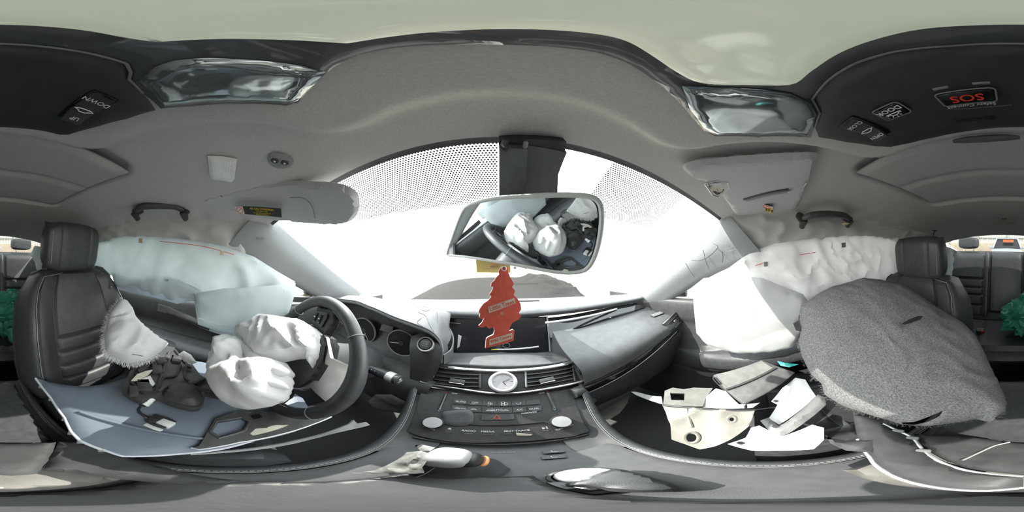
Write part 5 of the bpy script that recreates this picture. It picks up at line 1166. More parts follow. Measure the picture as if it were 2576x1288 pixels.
# ================================================================== FRONT SEATS
W_T = [0.0, 0.15, 0.3, 0.55, 0.72, 0.84, 0.93, 1.0]; W_W = [0.235, 0.255, 0.265, 0.270, 0.262, 0.240, 0.205, 0.165]
def seat(name, label, x0, y0, z0, rec, inboard, hr_c, hr_tilt, headlabel=None):
    r = radians(rec); Ub = Vector((0, -sin(r), cos(r))); Nb = Vector((0, cos(r), sin(r))); B = Vector((x0, y0, z0)); HB = 0.57
    t_ = thing(name, label, 'seat', (x0, y0, -0.93))
    def bolster(q, t):
        k = sm(0.48, 0.74, q) * (1 - sm(0.80, 1.0, q)); g = 0.35 + 0.65 * sm(0.0, 0.15, t) * (1 - sm(0.55, 0.95, t))
        return 0.050 * k * g
    def front(s, t):
        q = abs(2 * s - 1); w = float(np.interp(t, W_T, W_W))
        d = bolster(q, t) + 0.014 * sin(pi * min(1, t * 1.3)) * (1 - q) - 0.075 * sm(0.80, 1.0, q) ** 1.5 - 0.05 * sm(0.90, 1.0, t) ** 2
        return B + Vector((1, 0, 0)) * (2 * s - 1) * w + Ub * (t * HB) + Nb * d
    V, F = [], []
    nt, ns = 30, 34; n = ns + 1 + 12
    for j in range(nt + 1):
        t = j / nt; w = float(np.interp(t, W_T, W_W)); tp = 0.05 * sm(0.90, 1.0, t) ** 2
        for i in range(ns + 1): V.append(front(i / ns, t))
        for i in range(12):
            s = 1 - (i + 0.5) / 12; q = abs(2 * s - 1)
            V.append(B + Vector((1, 0, 0)) * (2 * s - 1) * w * 0.97 + Ub * (t * HB) - Nb * (0.13 - 0.03 * q ** 4 - tp - 0.02 * t))
    for j in range(nt):
        for i in range(n): F.append((j * n + i, j * n + (i + 1) % n, (j + 1) * n + (i + 1) % n, (j + 1) * n + i))
    F += [tuple(range(n))[::-1], tuple(nt * n + i for i in range(n))]
    bk = obj('backrest', (V, F), 'leather', t_)
    c0, c1 = 0.265, 0.735
    def ct(t): return 0.03 * (1 - t)                 # the insert narrows upward
    obj('back_insert', pad(front, c0, c1, 0.505, 0.96, 26, 22, 0.011, 0.014), 'perf', bk)
    for a, b_ in ((0.05, 0.165), (0.165, 0.28), (0.28, 0.395), (0.395, 0.505)):
        obj('pleat_pad', pad(front, c0, c1, a + 0.002, b_ - 0.002, 24, 10, 0.013, 0.022), 'perf', bk)
    for s_a, s_b in ((0.115, 0.258), (0.742, 0.885)):
        obj('bolster_panel', pad(front, s_a, s_b, 0.08, 0.93, 12, 34, 0.007, 0.012), 'perf', bk)
    for s_a, s_b in ((0.012, 0.108), (0.892, 0.988)):
        obj('outer_bolster', pad(front, s_a, s_b, 0.02, 0.955, 12, 36, 0.006, 0.010), 'leather', bk)
    ia = 0.895 if inboard > 0 else 0.105
    pth = [front(ia, t) + Nb * 0.007 for t in np.linspace(0.03, 0.93, 60)] + [front(ia + (0.5 - ia) * k * 0.55, 0.93 + 0.03 * k) + Nb * 0.010 for k in np.linspace(0.1, 1, 12)]
    obj('stitching', dashes(pth, 0.0065, 0.0046, 0.0010), 'stitch', bk, kind='stuff')
    # headrest
    hc = Vector(hr_c); a, b_, h, e = 0.132, 0.052, 0.104, 4.0
    hm = Matrix.Translation(hc) @ Matrix.Rotation(radians(hr_tilt), 4, 'X')
    hb = obj('headrest', xf(ell((0, 0, 0), a, b_, h, 40, 20, 0.5), hm), 'leather', t_)
    def hf(x, z, o=0.0):
        v = 1 - abs(x / a) ** e - abs(z / h) ** e
        return hm @ Vector((x, b_ * max(0, v) ** (1 / e) + o, z))
    for xa, xb in ((-0.064, 0.064), (-0.126, -0.068), (0.068, 0.126)):
        g = surf([[hf(x, z) for x in np.linspace(xa, xb, 7)] for z in np.linspace(-0.096, 0.098, 13)])
        obj('headrest_panel', pad(g, 0, 1, 0, 1, 14, 22, 0.005, 0.010), 'leather', hb)
    sx = 0.108 * (1 if inboard > 0 else -1)
    obj('stitching', dashes([hf(sx, z, 0.005) for z in np.linspace(-0.098, 0.098, 40)], 0.0062, 0.0045, 0.0010), 'stitch', hb, kind='stuff')
    for px in (-0.06, 0.06):
        obj('headrest_post', tube([hm @ Vector((px, -0.01, -0.09)), B + Ub * (HB - 0.04) + Vector((px, 0, 0)) - Nb * 0.06], 0.006, 10), 'chrome', t_)
    # cushion
    def cush(s, t):
        q = abs(2 * s - 1); y = y0 + 0.02 + t * 0.50
        z = z0 + 0.01 + 0.05 * t - 0.05 * sm(0.9, 1.0, t) ** 2 + 0.045 * sm(0.55, 0.8, q) * (1 - sm(0.85, 1.0, q)) - 0.06 * sm(0.85, 1, q) ** 2
        return Vector((x0 + (2 * s - 1) * 0.224, y, z))
    cs = obj('cushion', gridsurf(cush, 32, 30, 0.11), 'leather', t_)
    for a, b_ in ((0.04, 0.34), (0.345, 0.64), (0.645, 0.93)):
        obj('cushion_pad', pad(cush, 0.24, 0.76, a, b_, 20, 14, 0.010, 0.02), 'perf', cs)
    obj('seat_base', rbox(0.40, 0.44, 0.22, Matrix.Translation((x0, y0 + 0.24, -0.815)), 0.02), 'dark', t_)
    return t_, front, Nb
dseat, dfront, dN = seat('bucket_seat', 'black perforated leather driver seat with white stitching', -0.383, -0.43, -0.62, 17, 1, (-0.362, -0.618, 0.012), -6)
pseat, pfront, pN = seat('bucket_seat', 'black leather passenger seat behind the grey felt liner', 0.408, -0.49, -0.665, 17, -1, (0.405, -0.683, -0.054), -6)
bg = thing('belt_guide', 'black leather belt guide strap on the driver seat shoulder', 'strap', P(285, 715, d=0.80))
obj('strap', sheet([P(u, v, d=d) for u, v, d in ((240, 668, .82), (258, 672, .82), (276, 690, .80), (284, 715, .785), (283, 727, .775), (276, 728, .775), (270, 705, .785), (256, 684, .80), (238, 674, .81))], 0.006, res=0.01, rim=0.003), 'leather', bg)
obj('strap_stud', ell(P(280, 722, d=.768), 0.004, 0.004, 0.004, 10, 6, 1), 'chrome', bg)

# ================================================================== REAR BENCH
rb = thing('rear_bench', 'black leather rear bench with ribbed outer backs and plain centre panel', 'seat', (0, -1.3, -0.9))
def rback(s, t):
    x = (2 * s - 1) * 0.60
    return Vector((x, -1.37 - 0.17 * t - 0.03 * sm(0.9, 1, t), -0.66 + 0.615 * t))
def sx_(x): return (x / 0.60 + 1) / 2
obj('bench_back', gridsurf(rback, 30, 16, 0.10), 'leather', rb)
for xa, xb in ((0.215, 0.585), (-0.585, -0.195)):
    obj('back_panel', pad(rback, sx_(xa), sx_(xb), 0.585, 0.985, 18, 14, 0.02, 0.02), 'leather', rb)
    for a, b_ in ((0.46, 0.58), (0.36, 0.455), (0.21, 0.355), (0.05, 0.205)):
        obj('back_rib', pad(rback, sx_(xa), sx_(xb), a, b_, 18, 8, 0.018, 0.018), 'leather', rb)
for xa, xb in ((0.165, 0.21), (-0.19, -0.145)):
    obj('side_welt', pad(rback, sx_(xa), sx_(xb), 0.03, 0.985, 6, 20, 0.024, 0.015), 'leather', rb)
obj('centre_panel', pad(rback, sx_(-0.14), sx_(0.16), 0.10, 0.99, 16, 22, 0.028, 0.03), 'leather', rb)
def rcush(s, t):
    x = (2 * s - 1) * 0.60
    return Vector((x, -1.37 + 0.56 * t, -0.665 + 0.05 * t - 0.07 * sm(0.88, 1, t) ** 2))
obj('bench_cushion', gridsurf(rcush, 30, 16, 0.16), 'leather', rb)
for xa, xb in ((0.185, 0.585), (-0.14, 0.18), (-0.585, -0.145)):
    obj('cushion_pad', pad(rcush, sx_(xa), sx_(xb), 0.04, 0.95, 16, 14, 0.018, 0.03), 'leather', rb)
for x in (0.39, -0.37):
    hc = Vector((x, -1.60, 0.035))
    h = obj('headrest', ell(hc, 0.105, 0.045, 0.058, 32, 14, 0.55), 'leather', rb)
    for d in (-0.05, 0.05): obj('headrest_post', tube([hc + Vector((d, 0, -0.04)), hc + Vector((d, 0, -0.10))], 0.005, 8), 'chrome', rb)
bu = thing('belt_buckle', 'seat belt buckle with a red button on the rear cushion', 'buckle', P(2470, 832, z=-0.60))
c = P(2466, 832, z=-0.61)
obj('buckle_body', xf(rbox(0.055, 0.03, 0.035, None, 0.006), frame(c, (1, 0.1, 0), (0, 0.5, 1))), 'dark', bu)
obj('release_button', xf(rbox(0.018, 0.024, 0.008, None, 0.002), frame(c + Vector((-0.016, 0.02, 0.006)), (1, 0.1, 0), (0, 0.5, 1))), 'red_ink', bu)
obj('latch_mark', xf(rbox(0.014, 0.016, 0.004, None, 0.001), frame(c + Vector((0.010, 0.018, 0.008)), (1, 0.1, 0), (0, 0.5, 1))), 'grey', bu)
# green carrier bag
gbm = cloth('green_film', (0.10, 0.42, 0.28), 0.35, rough=0.3, c2=(0.05, 0.30, 0.20))
gbg = thing('carrier_bag', 'crumpled green plastic carrier bag on the middle of the rear bench', 'bag', (-0.15, -1.02, -0.62))
def blob(c, a, b_, h, amp, sc, seed, n=64, m_=36):
    V, F = ell((0, 0, 0), a, b_, h, n, m_, 0.85)
    W = []
    for v in V:
        d = v.normalized(); q = v + d * amp * (0.9 * crease(v, sc, seed) + 0.5 * crease(v, sc * 2.3, seed + 3) + 0.5 * fbm(v, sc * 0.5, 3, seed) - 0.5); W.append(Vector(c) + q)
    return W, F
obj('bag_body', blob((-0.13, -1.06, -0.49), 0.155, 0.12, 0.105, 0.055, 15, 3), gbm, gbg)
obj('bag_neck', blob((-0.19, -1.05, -0.385), 0.085, 0.06, 0.08, 0.05, 18, 9), gbm, gbg)
obj('bag_handle', sheet([P(u, v, d=1.08) for u, v in ((2556, 800), (2566, 786), (10, 778), (20, 800), (8, 830), (2566, 828))], 0.006, bulge=0.02, res=0.012, wr=0.012, wsc=25, seed=4), gbm, gbg)
obj('bag_tail', sheet([P(u, v, d=0.98) for u, v in ((14, 830), (40, 820), (60, 850), (58, 880), (40, 872), (22, 856))], 0.006, bulge=0.02, res=0.012, wr=0.012, wsc=25, seed=14), gbm, gbg)
# ================================================================== AIRBAGS
def X(pts, x): return [P(u, v, x=x) for u, v in pts]
def D3(pts): return [P(u, v, d=d) for u, v, d in pts]
lc_ = thing('curtain_airbag', 'pale deflated curtain airbag hanging over the driver side window', 'airbag', P(480, 740, x=-0.58))
up_ = [(236, 612), (300, 592), (400, 594), (480, 604), (560, 618), (640, 646), (700, 684), (742, 708), (738, 742), (700, 756), (640, 752), (590, 750), (560, 764), (520, 764), (485, 754), (445, 762), (400, 749), (340, 735), (292, 720), (286, 694), (262, 690), (240, 670)]
obj('curtain_panel', sheet(X(up_, -0.605), 0.012, bulge=0.035, back=0.0, res=0.016, rim=0.02, wr=0.018, wsc=8, seed=2, face=(1, 0, 0)), 'curtain', lc_)
obj('sewn_seam', tube(cr(X([(290, 688), (340, 702), (400, 697), (450, 704), (500, 728), (560, 742), (600, 740)], -0.572), 6), 0.0022, 6), 'curtain', lc_)
obj('lower_hem', sheet(X([(284, 686), (340, 700), (400, 694), (455, 704), (505, 730), (490, 756), (445, 764), (400, 751), (340, 737), (291, 722)], -0.585), 0.004, res=0.014, wr=0.006, wsc=12, seed=9, face=(1, 0, 0)), mat('blue_grey_nylon', (0.42, 0.50, 0.58), 0.7, vary=0.06), lc_, label='blue grey unfilled hem')
fl = [(488, 738), (560, 726), (640, 722), (700, 716), (744, 712), (739, 750), (724, 794), (690, 814), (640, 832), (600, 842), (560, 836), (498, 816), (492, 780)]
obj('front_lobe', sheet(X(fl, -0.565), 0.012, bulge=0.022, back=0.0, res=0.014, rim=0.02, wr=0.008, wsc=8, seed=6, face=(1, 0, 0)), 'curtain', lc_)
obj('edge_seam', tube(cr(X([(500, 800), (560, 818), (600, 824), (660, 806), (706, 776), (716, 730)], -0.545), 6), 0.0012, 5), 'print', lc_)
obj('rear_panel', sheet(D3([(76, 640, 1.32), (88, 618, 1.30), (108, 622, 1.22), (120, 660, 1.15), (118, 706, 1.15), (98, 694, 1.25), (90, 664, 1.3)]), 0.012, bulge=0.012, back=0.0, res=0.02, wr=0.012, wsc=16, seed=5), 'curtain', lc_)
obj('red_thread', tube(cr(X([(402, 607), (450, 612), (500, 618), (545, 628), (590, 641)], -0.566), 5), 0.0011, 5), 'red_ink', lc_, label='red sewn line')
for u, v in ((354, 605), (558, 636)):
    obj('tape_tab', sheet(X([(u - 4, v - 6), (u + 5, v - 5), (u + 4, v + 7), (u - 5, v + 6)], -0.562), 0.002, hard=True, res=0.02), mat('tan_tape', (0.55, 0.47, 0.33), 0.8), lc_)
for u, v, t in ((378, 701, 'L1'), (416, 704, 'B12A')):
    m = frame(P(u, v, x=-0.566), (0, 1, -0.1), (0, 0.1, 1)); text(t, 0.012, m, lc_, 'ink')
rc_ = thing('curtain_airbag', 'wrinkled white curtain airbag over the passenger side window, sunlit at its front', 'airbag', P(2000, 740, x=0.58))
rp = [(1884, 636), (1950, 612), (2050, 598), (2150, 590), (2262, 592), (2310, 600), (2330, 700), (2290, 722), (2200, 722), (2130, 718), (2070, 736), (2030, 765), (2010, 800), (1960, 790), (1900, 780), (1840, 760), (1800, 720), (1790, 700), (1836, 672)]
obj('curtain_panel', sheet(X(rp, 0.612), 0.012, bulge=0.03, back=0.0, res=0.014, rim=0.02, wr=0.026, wsc=11, seed=12, face=(-1, 0, 0)), 'airbag', rc_)
rl = [(1742, 722), (1770, 700), (1840, 690), (1920, 700), (2020, 740), (2045, 775), (2030, 800), (2006, 850), (1995, 872), (1950, 884), (1850, 888), (1780, 868), (1752, 838), (1746, 780)]
obj('front_lobe', sheet(X(rl, 0.56), 0.012, bulge=0.035, back=0.0, res=0.014, rim=0.02, wr=0.010, wsc=8, seed=16, face=(-1, 0, 0)), 'airbag', rc_)
obj('rear_panel', sheet(D3([(2372, 630, 1.15), (2390, 622, 1.25), (2398, 650, 1.30), (2394, 690, 1.25), (2388, 716, 1.15), (2372, 714, 1.1)]), 0.012, bulge=0.01, back=0.0, res=0.02, wr=0.012, wsc=16, seed=15), 'curtain', rc_)
obj('red_thread', tube(cr(X([(1900, 668), (1960, 650), (2030, 638), (2070, 632)], 0.585), 5), 0.0011, 5), 'red_ink', rc_, label='red sewn line')
for u, v in ((1926, 664), (2122, 616)):
    obj('tape_tab', sheet(X([(u - 5, v - 5), (u + 5, v - 6), (u + 5, v + 6), (u - 4, v + 7)], 0.575), 0.002, hard=True, res=0.02), 'grey', rc_)
# driver airbag, burst from the wheel
da_ = thing('driver_airbag', 'crumpled white driver airbag spilling from the steering wheel hub', 'airbag', P(650, 1030, d=0.45))
la = [(600, 826, .60), (621, 812, .59), (674, 798, .55), (719, 802, .51), (764, 808, .48), (797, 828, .455), (817, 846, .44), (820, 876, .43), (812, 904, .425), (786, 927, .42), (775, 903, .43), (752, 904, .435), (719, 911, .44), (696, 914, .45), (663, 917, .48), (646, 899, .51), (624, 876, .56), (599, 851, .60)]
obj('upper_lobe', sheet(D3(la), 0.02, bulge=0.050, back=0.02, res=0.0075, rim=0.012, wr=0.028, wsc=17, seed=21), 'airbag', da_)
lb_ = [(548, 862, .60), (568, 857, .60), (596, 851, .58), (624, 857, .55), (646, 888, .50), (660, 910, .47), (696, 908, .44), (722, 914, .425), (742, 941, .41), (733, 949, .41), (739, 957, .405), (734, 977, .40), (719, 1008, .395), (680, 1023, .40), (624, 1031, .42), (582, 1023, .45), (557, 999, .49), (546, 949, .54), (551, 899, .58)]
obj('lower_lobe', sheet(D3(lb_), 0.02, bulge=0.055, back=0.02, res=0.0075, rim=0.012, wr=0.042, wsc=15, seed=27), 'airbag', da_)
fold = cr(D3([(604, 866, .50), (628, 888, .465), (660, 922, .415), (700, 932, .385), (728, 938, .385)]), 6)
obj('folded_band', tube(fold, [0.006 + 0.012 * sin(pi * i / (len(fold) - 1)) for i in range(len(fold))], 10), 'airbag', da_)
fold = cr(D3([(590, 1000, .415), (620, 965, .40), (660, 960, .38), (700, 966, .375), (726, 978, .385)]), 6)
obj('folded_band', tube(fold, [0.003 + 0.010 * sin(pi * i / (len(fold) - 1)) for i in range(len(fold))], 10), 'airbag', da_)
m = frame(P(707, 1012, d=.375), P(715, 1009, d=.375) - P(700, 1014, d=.375), (0, 0, 1)); text('20', 0.007, m, da_, 'ink')
# seat airbag torn from the outer bolster
sa = thing('seat_airbag', 'white frayed side airbag torn from the driver seat bolster', 'airbag', P(340, 900, d=0.64))
so2 = [(305, 756, .70), (322, 758, .69), (334, 774, .68), (342, 796, .67), (364, 820, .66), (402, 850, .65), (424, 864, .65), (405, 885, .62), (366, 908, .60), (324, 914, .60), (290, 902, .61), (266, 886, .62), (262, 850, .64), (268, 818, .66), (276, 790, .68), (290, 768, .70)]
obj('torn_bag', sheet(D3(so2), 0.014, bulge=0.045, back=0.01, res=0.010, rim=0.012, wr=0.018, wsc=14, seed=31), 'airbag', sa)
fr_ = []
random.seed(7)
ring = cr(D3(so2), 22, True)
for p in ring[int(len(ring) * 0.46):] + ring[:6]:
    for _ in range(3):
        cc = sum(ring, Vector()) / len(ring); o_ = (p - cc).normalized(); q = p + Vector((random.uniform(-1, 1), random.uniform(-1, 1), random.uniform(-1, 1))) * 0.004
        L = random.uniform(0.006, 0.016); e_ = o_ * L + Vector((random.uniform(-1, 1), random.uniform(-1, 1), random.uniform(-1, 1))) * 0.006
        fr_.append(tube([q - o_ * 0.003, q + e_ * 0.6, q + e_ + Vector((0, 0, -0.003))], [0.0009, 0.0008, 0.0004], 4, caps=False))
obj('fringe', join(fr_), 'airbag', sa, kind='stuff')
obj('seam_line', tube(cr([p * 0.955 for p in D3([(300, 890, .61), (320, 862, .63), (345, 846, .63), (372, 850, .625)])], 6), 0.0010, 5), 'ink', sa)
obj('seam_line', tube(cr([p * 0.955 for p in D3([(288, 880, .61), (320, 888, .60), (360, 896, .59)])], 6), 0.0010, 5), 'ink', sa)
sb_ = [(448, 892, .62), (462, 882, .63), (480, 892, .62), (496, 912, .60), (484, 916, .60), (464, 908, .61)]
obj('torn_corner', sheet(D3(sb_), 0.01, bulge=0.006, back=0.0, res=0.008, wr=0.008, wsc=24, seed=33), 'airbag', sa)

# ================================================================== WRECKAGE ON THE DRIVER SEAT
def Zs(pts): return [P(u, v, z=z) for u, v, z in pts]
fe_ = [(90, 950, -.455), (110, 957, -.455), (150, 966, -.452), (210, 972, -.447), (262, 967, -.442), (330, 947, -.436), (400, 928, -.432), (480, 906, -.428), (545, 916, -.426), (620, 935, -.435), (700, 960, -.445), (762, 1002, -.452), (790, 1045, -.458), (742, 1082, -.462), (640, 1106, -.465), (560, 1128, -.466), (450, 1141, -.467), (310, 1147, -.468), (260, 1130, -.468), (206, 1108, -.467), (182, 1085, -.466), (165, 1050, -.464), (130, 1000, -.460), (104, 968, -.457)]
fpn = mat('pale_blue_grey_paint', (0.155, 0.18, 0.225), 0.55, vary=0.12, vscale=7, bump=0.05, bscale=40)
fpnl = thing('body_panel', 'large pale blue curved body panel lying across the driver seat', 'car panel', P(400, 1050, z=-0.47))
fo3 = Zs(fe_)
obj('panel_skin', sheet(fo3, 0.006, bulge=0.022, back=-0.018, res=0.014, rim=0.02, face=(0, 0, 1)), fpn, fpnl)
obj('panel_flange', tube([p + Vector((0, 0, -0.004)) for p in fo3[18:] + fo3[:1]], 0.0045, 8), mat('flange_primer', (0.62, 0.64, 0.68), 0.5, vary=0.1), fpnl, label='pale folded flange')
obj('panel_lip', tube([p + Vector((0, 0, -0.002)) for p in fo3[12:19]], 0.0035, 8), mat('lip_primer', (0.60, 0.60, 0.66), 0.4, vary=0.1), fpnl)
obj('panel_crease', tube(cr([p + Vector((0, 0, 0.010)) for p in Zs([(200, 1040, -.452), (300, 1070, -.445), (400, 1092, -.447), (480, 1104, -.452), (560, 1110, -.458)])], 6), 0.004, 8), fpn, fpnl)
for i in range(0, 6):
    p = fo3[18 + i]; obj('flange_tab', xf(rbox(0.012, 0.008, 0.010, None, 0.002), frame(p + Vector((0.002, 0, -0.010)), (0.6, 0.8, 0), (0, 0, 1))), 'grey', fpnl)
# black lamp or duct moulding
mo_ = [(401, 860), (421, 858), (440, 867), (443, 876), (438, 884), (456, 901), (482, 919), (502, 947), (549, 978), (554, 1000), (515, 992), (512, 1018), (500, 1029), (482, 1031), (462, 1026), (429, 1017), (401, 1003), (389, 1000), (377, 1001), (357, 1012), (341, 1008), (308, 987), (311, 975), (326, 940), (361, 911), (377, 892), (387, 872)]
MZ = -0.400
modu = thing('plastic_housing', 'black ribbed plastic housing with a loose wiring loom lying on the pale panel', 'housing', P(430, 950, z=MZ - 0.02))
mdp = mat('scuffed_black_plastic', (0.045, 0.046, 0.045), 0.6, vary=0.3, vscale=30, bump=0.4, bscale=200)
obj('tray', sheet([P(u, v, z=MZ) for u, v in mo_], 0.022, hard=True, res=0.014, face=(0, 0, 1), holes=[[P(u, v, z=MZ) for u, v in ((427, 915), (433, 898), (438, 899), (432, 916))], [P(u, v, z=MZ) for u, v in ((376, 981), (386, 972), (389, 977), (380, 986))], [P(u, v, z=MZ) for u, v in ((322, 990), (332, 981), (336, 984), (326, 993))]]), mdp, modu)
def on(u, v, o=0.012): return P(u, v, z=MZ + o)
obj('dish', sheet([on(u, v, 0.010) for u, v in ((408, 985), (425, 974), (450, 966), (480, 972), (505, 985), (510, 1005), (496, 1020), (470, 1020), (430, 1010), (410, 1000))], 0.02, bulge=0.018, back=0.0, res=0.010, rim=0.01, smooth=3, face=(0, 0, 1)), mdp, modu)
for pts in (((340, 945), (360, 925), (385, 900)), ((352, 955), (375, 935), (400, 905)), ((392, 985), (402, 955), (412, 925), (425, 885)), ((330, 960), (345, 975), (365, 990)), ((398, 975), (412, 950), (440, 945), (455, 920)), ((470, 915), (465, 945), (478, 960), (510, 962)), ((440, 880), (460, 905), (480, 925)), ((435, 985), (455, 1000), (475, 1016)), ((345, 935), (362, 950), (380, 962)), ((372, 905), (388, 920), (404, 930))):
    obj('rib', tube(cr([on(u, v, 0.014) for u, v in pts], 5), 0.0042, 6), mdp, modu)
for u, v, w, h, a in ((405, 905, 0.05, 0.03, 0.6), (395, 930, 0.045, 0.03, 0.6), (420, 900, 0.03, 0.02, 0.3), (445, 905, 0.04, 0.03, 0.2), (362, 970, 0.05, 0.035, 0.7), (336, 985, 0.04, 0.02, 0.7), (495, 960, 0.05, 0.02, -0.5)):
    obj('boss', xf(rbox(w, h, 0.016, None, 0.004), frame(on(u, v, 0.014), (cos(a), sin(a), 0), (-sin(a), cos(a), 0))), mdp, modu)
obj('slotted_plate', sheet([on(u, v, 0.02) for u, v in ((345, 932), (372, 912), (386, 898), (384, 908), (366, 930), (350, 938))], 0.006, hard=True, res=0.02, face=(0, 0, 1)), mdp, modu)
obj('painted_sun_patch', sheet([on(u, v, 0.02) for u, v in ((345, 942), (366, 934), (384, 931), (372, 944), (350, 958), (330, 958))], 0.004, hard=True, res=0.02, face=(0, 0, 1)), mat('sun_patch_cream', (0.62, 0.60, 0.50), 0.6, vary=0.1), modu, label='cream sheet painted as a sun patch')  # pale sheets paint patches of sunlight on the housing
obj('painted_sun_patch', sheet([on(u, v, 0.02) for u, v in ((366, 950), (378, 946), (390, 966), (384, 972), (372, 962), (346, 962))], 0.004, hard=True, res=0.02, face=(0, 0, 1)), M_['white'], modu, label='cream sheet painted as a sun patch')
obj('loom', tube(cr([on(u, v, 0.03) for u, v in ((480, 970), (462, 961), (440, 966), (420, 970), (405, 980), (398, 985))], 6), 0.0045, 8), 'dark', modu)
obj('loom', tube(cr([on(u, v, 0.028) for u, v in ((480, 970), (500, 978), (530, 985), (554, 996))], 6), 0.006, 8), 'dark', modu)
obj('wire', tube(cr([on(u, v, 0.032) for u, v in ((446, 966), (462, 967), (478, 970))], 6), 0.0014, 6), mat('orange_wire', (0.7, 0.25, 0.1), 0.5), modu)
wl_ = thing('airbag_connector', 'red and white printed wire connector hanging off the black housing', 'connector', P(375, 1010, z=-0.43))
c1, c2, c3 = P(391, 993, z=-0.405), P(382, 1001, z=-0.41), P(362, 1018, z=-0.425)
obj('red_cap', tube([c1, c2], [0.010, 0.010], 10), 'red_ink', wl_)
obj('label_sleeve', tube([c2, c3], [0.0105, 0.0115], 10), 'white', wl_)
obj('plug', tube([c3, P(356, 1021, z=-0.43)], [0.008, 0.007], 8), 'dark', wl_)
for k in range(3): obj('ink_mark', tube([c2.lerp(c3, 0.2 + 0.25 * k) + Vector((-0.004 + 0.003 * j, 0.002, 0.0112)) for j in range(3)], 0.0012, 4), 'ink', wl_)
obj('lead', tube(cr([P(356, 1021, z=-0.43), P(349, 1030, z=-0.428), P(352, 1038, z=-0.428), P(362, 1045, z=-0.43), P(374, 1050, z=-0.43)], 5), 0.0035, 7), 'dark', wl_)
cx = thing('wire_plug', 'white and black plug block on the pale panel', 'plug', P(402, 1061, z=-0.445))
pm = frame(P(402, 1061, z=-0.432), P(420, 1068, z=-0.432) - P(380, 1052, z=-0.432), P(410, 1045, z=-0.432) - P(392, 1078, z=-0.432))
obj('socket', xf(rbox(0.022, 0.030, 0.016, None, 0.002), pm @ Matrix.Translation((-0.010, 0, 0))), 'dark', cx)
obj('shell', xf(rbox(0.026, 0.020, 0.015, None, 0.002), pm @ Matrix.Translation((0.012, 0, 0.002))), 'white', cx)
for s_ in (1, -1):
    obj('wing', xf(rbox(0.034, 0.010, 0.006, None, 0.001), pm @ Matrix.Translation((-0.004 * s_, 0.021 * s_, -0.005))), 'white', cx)
    obj('latch', xf(tube([(-0.012, 0.014 * s_, 0.004), (0.004, 0.015 * s_, 0.006), (0.022, 0.013 * s_, 0.004)], 0.0028, 7), pm), 'dark', cx)
for k in range(3): obj('pin', xf(tube([(-0.022, -0.006 + 0.006 * k, 0.002), (-0.028, -0.006 + 0.006 * k, 0.002)], 0.0012, 6), pm), mat('pink_wire', (0.7, 0.3, 0.28), 0.5), cx)
# dark window switch bezel under the wheel
bz = [(500, 1122, -.448), (520, 1090, -.440), (541, 1054, -.430), (580, 1040, -.428), (620, 1032, -.428), (676, 1032, -.43), (730, 1044, -.435), (770, 1056, -.44), (826, 1044, -.445), (834, 1050, -.447), (790, 1068, -.45), (706, 1094, -.452), (602, 1114, -.452), (500, 1132, -.452), (480, 1128, -.452)]
bzt = thing('door_bezel', 'long dark plastic bezel with an empty switch opening beneath the steering wheel', 'bezel', P(640, 1080, z=-0.455))
bz3 = Zs(bz)
obj('bezel_body', sheet(bz3, 0.010, hard=True, res=0.010, face=(0, 0, 1), holes=[Zs([(534, 1086, -.44), (548, 1064, -.435), (606, 1054, -.435), (622, 1062, -.437), (612, 1080, -.441), (552, 1098, -.444)])]), mdp, bzt)
obj('opening_rim', tube(Zs([(528, 1088, -.436), (545, 1060, -.430), (608, 1050, -.430), (628, 1061, -.433), (616, 1083, -.437), (550, 1102, -.440)]), 0.0035, 6, True), 'plastic', bzt)
obj('bezel_plate', sheet([p + Vector((0, 0, -0.004)) for p in Zs([(526, 1088, -.445), (545, 1060, -.44), (608, 1050, -.44), (628, 1061, -.442), (616, 1083, -.445), (550, 1102, -.449)])], 0.003, hard=True, res=0.02), mat('grey_green_plastic', (0.10, 0.13, 0.13), 0.5), bzt)
obj('slot', sheet([p + Vector((0, 0, 0.006)) for p in Zs([(632, 1048, -.43), (652, 1044, -.43), (660, 1052, -.432), (640, 1057, -.433)])], 0.002, hard=True, res=0.02), 'gloss', bzt)
obj('cream_insert', sheet([p + Vector((0, 0, 0.006)) for p in Zs([(644, 1076, -.445), (668, 1070, -.444), (720, 1062, -.444), (766, 1056, -.445), (744, 1064, -.446), (700, 1082, -.449), (636, 1098, -.449), (628, 1094, -.449)])], 0.003, hard=True, res=0.02), mat('cream_insert', (0.62, 0.60, 0.48), 0.6, vary=0.1), bzt, label='cream insert')
obj('bright_edge', tube([p + Vector((0, 0, 0.004)) for p in bz3[9:]], 0.0022, 6), 'silver', bzt)
ds = thing('door_trim_strip', 'thin white edged door trim strip with a fin lying beside the driver console', 'trim strip', P(700, 1120, z=-0.48))
st3 = Zs([(480, 1143, -.478), (560, 1138, -.476), (660, 1128, -.473), (740, 1114, -.472), (800, 1099, -.472), (860, 1084, -.473), (928, 1068, -.474)])
st4 = Zs([(920, 1062, -.466), (898, 1066, -.460), (888, 1056, -.455), (878, 1066, -.460), (820, 1088, -.462), (740, 1108, -.464), (660, 1123, -.468), (560, 1134, -.472), (480, 1140, -.476)])
obj('strip_body', sheet(st3 + st4, 0.005, hard=True, res=0.010, face=(0, 0, 1)), 'grey', ds)
obj('white_edge', tube(cr(st3, 5), 0.0022, 6), 'white', ds)
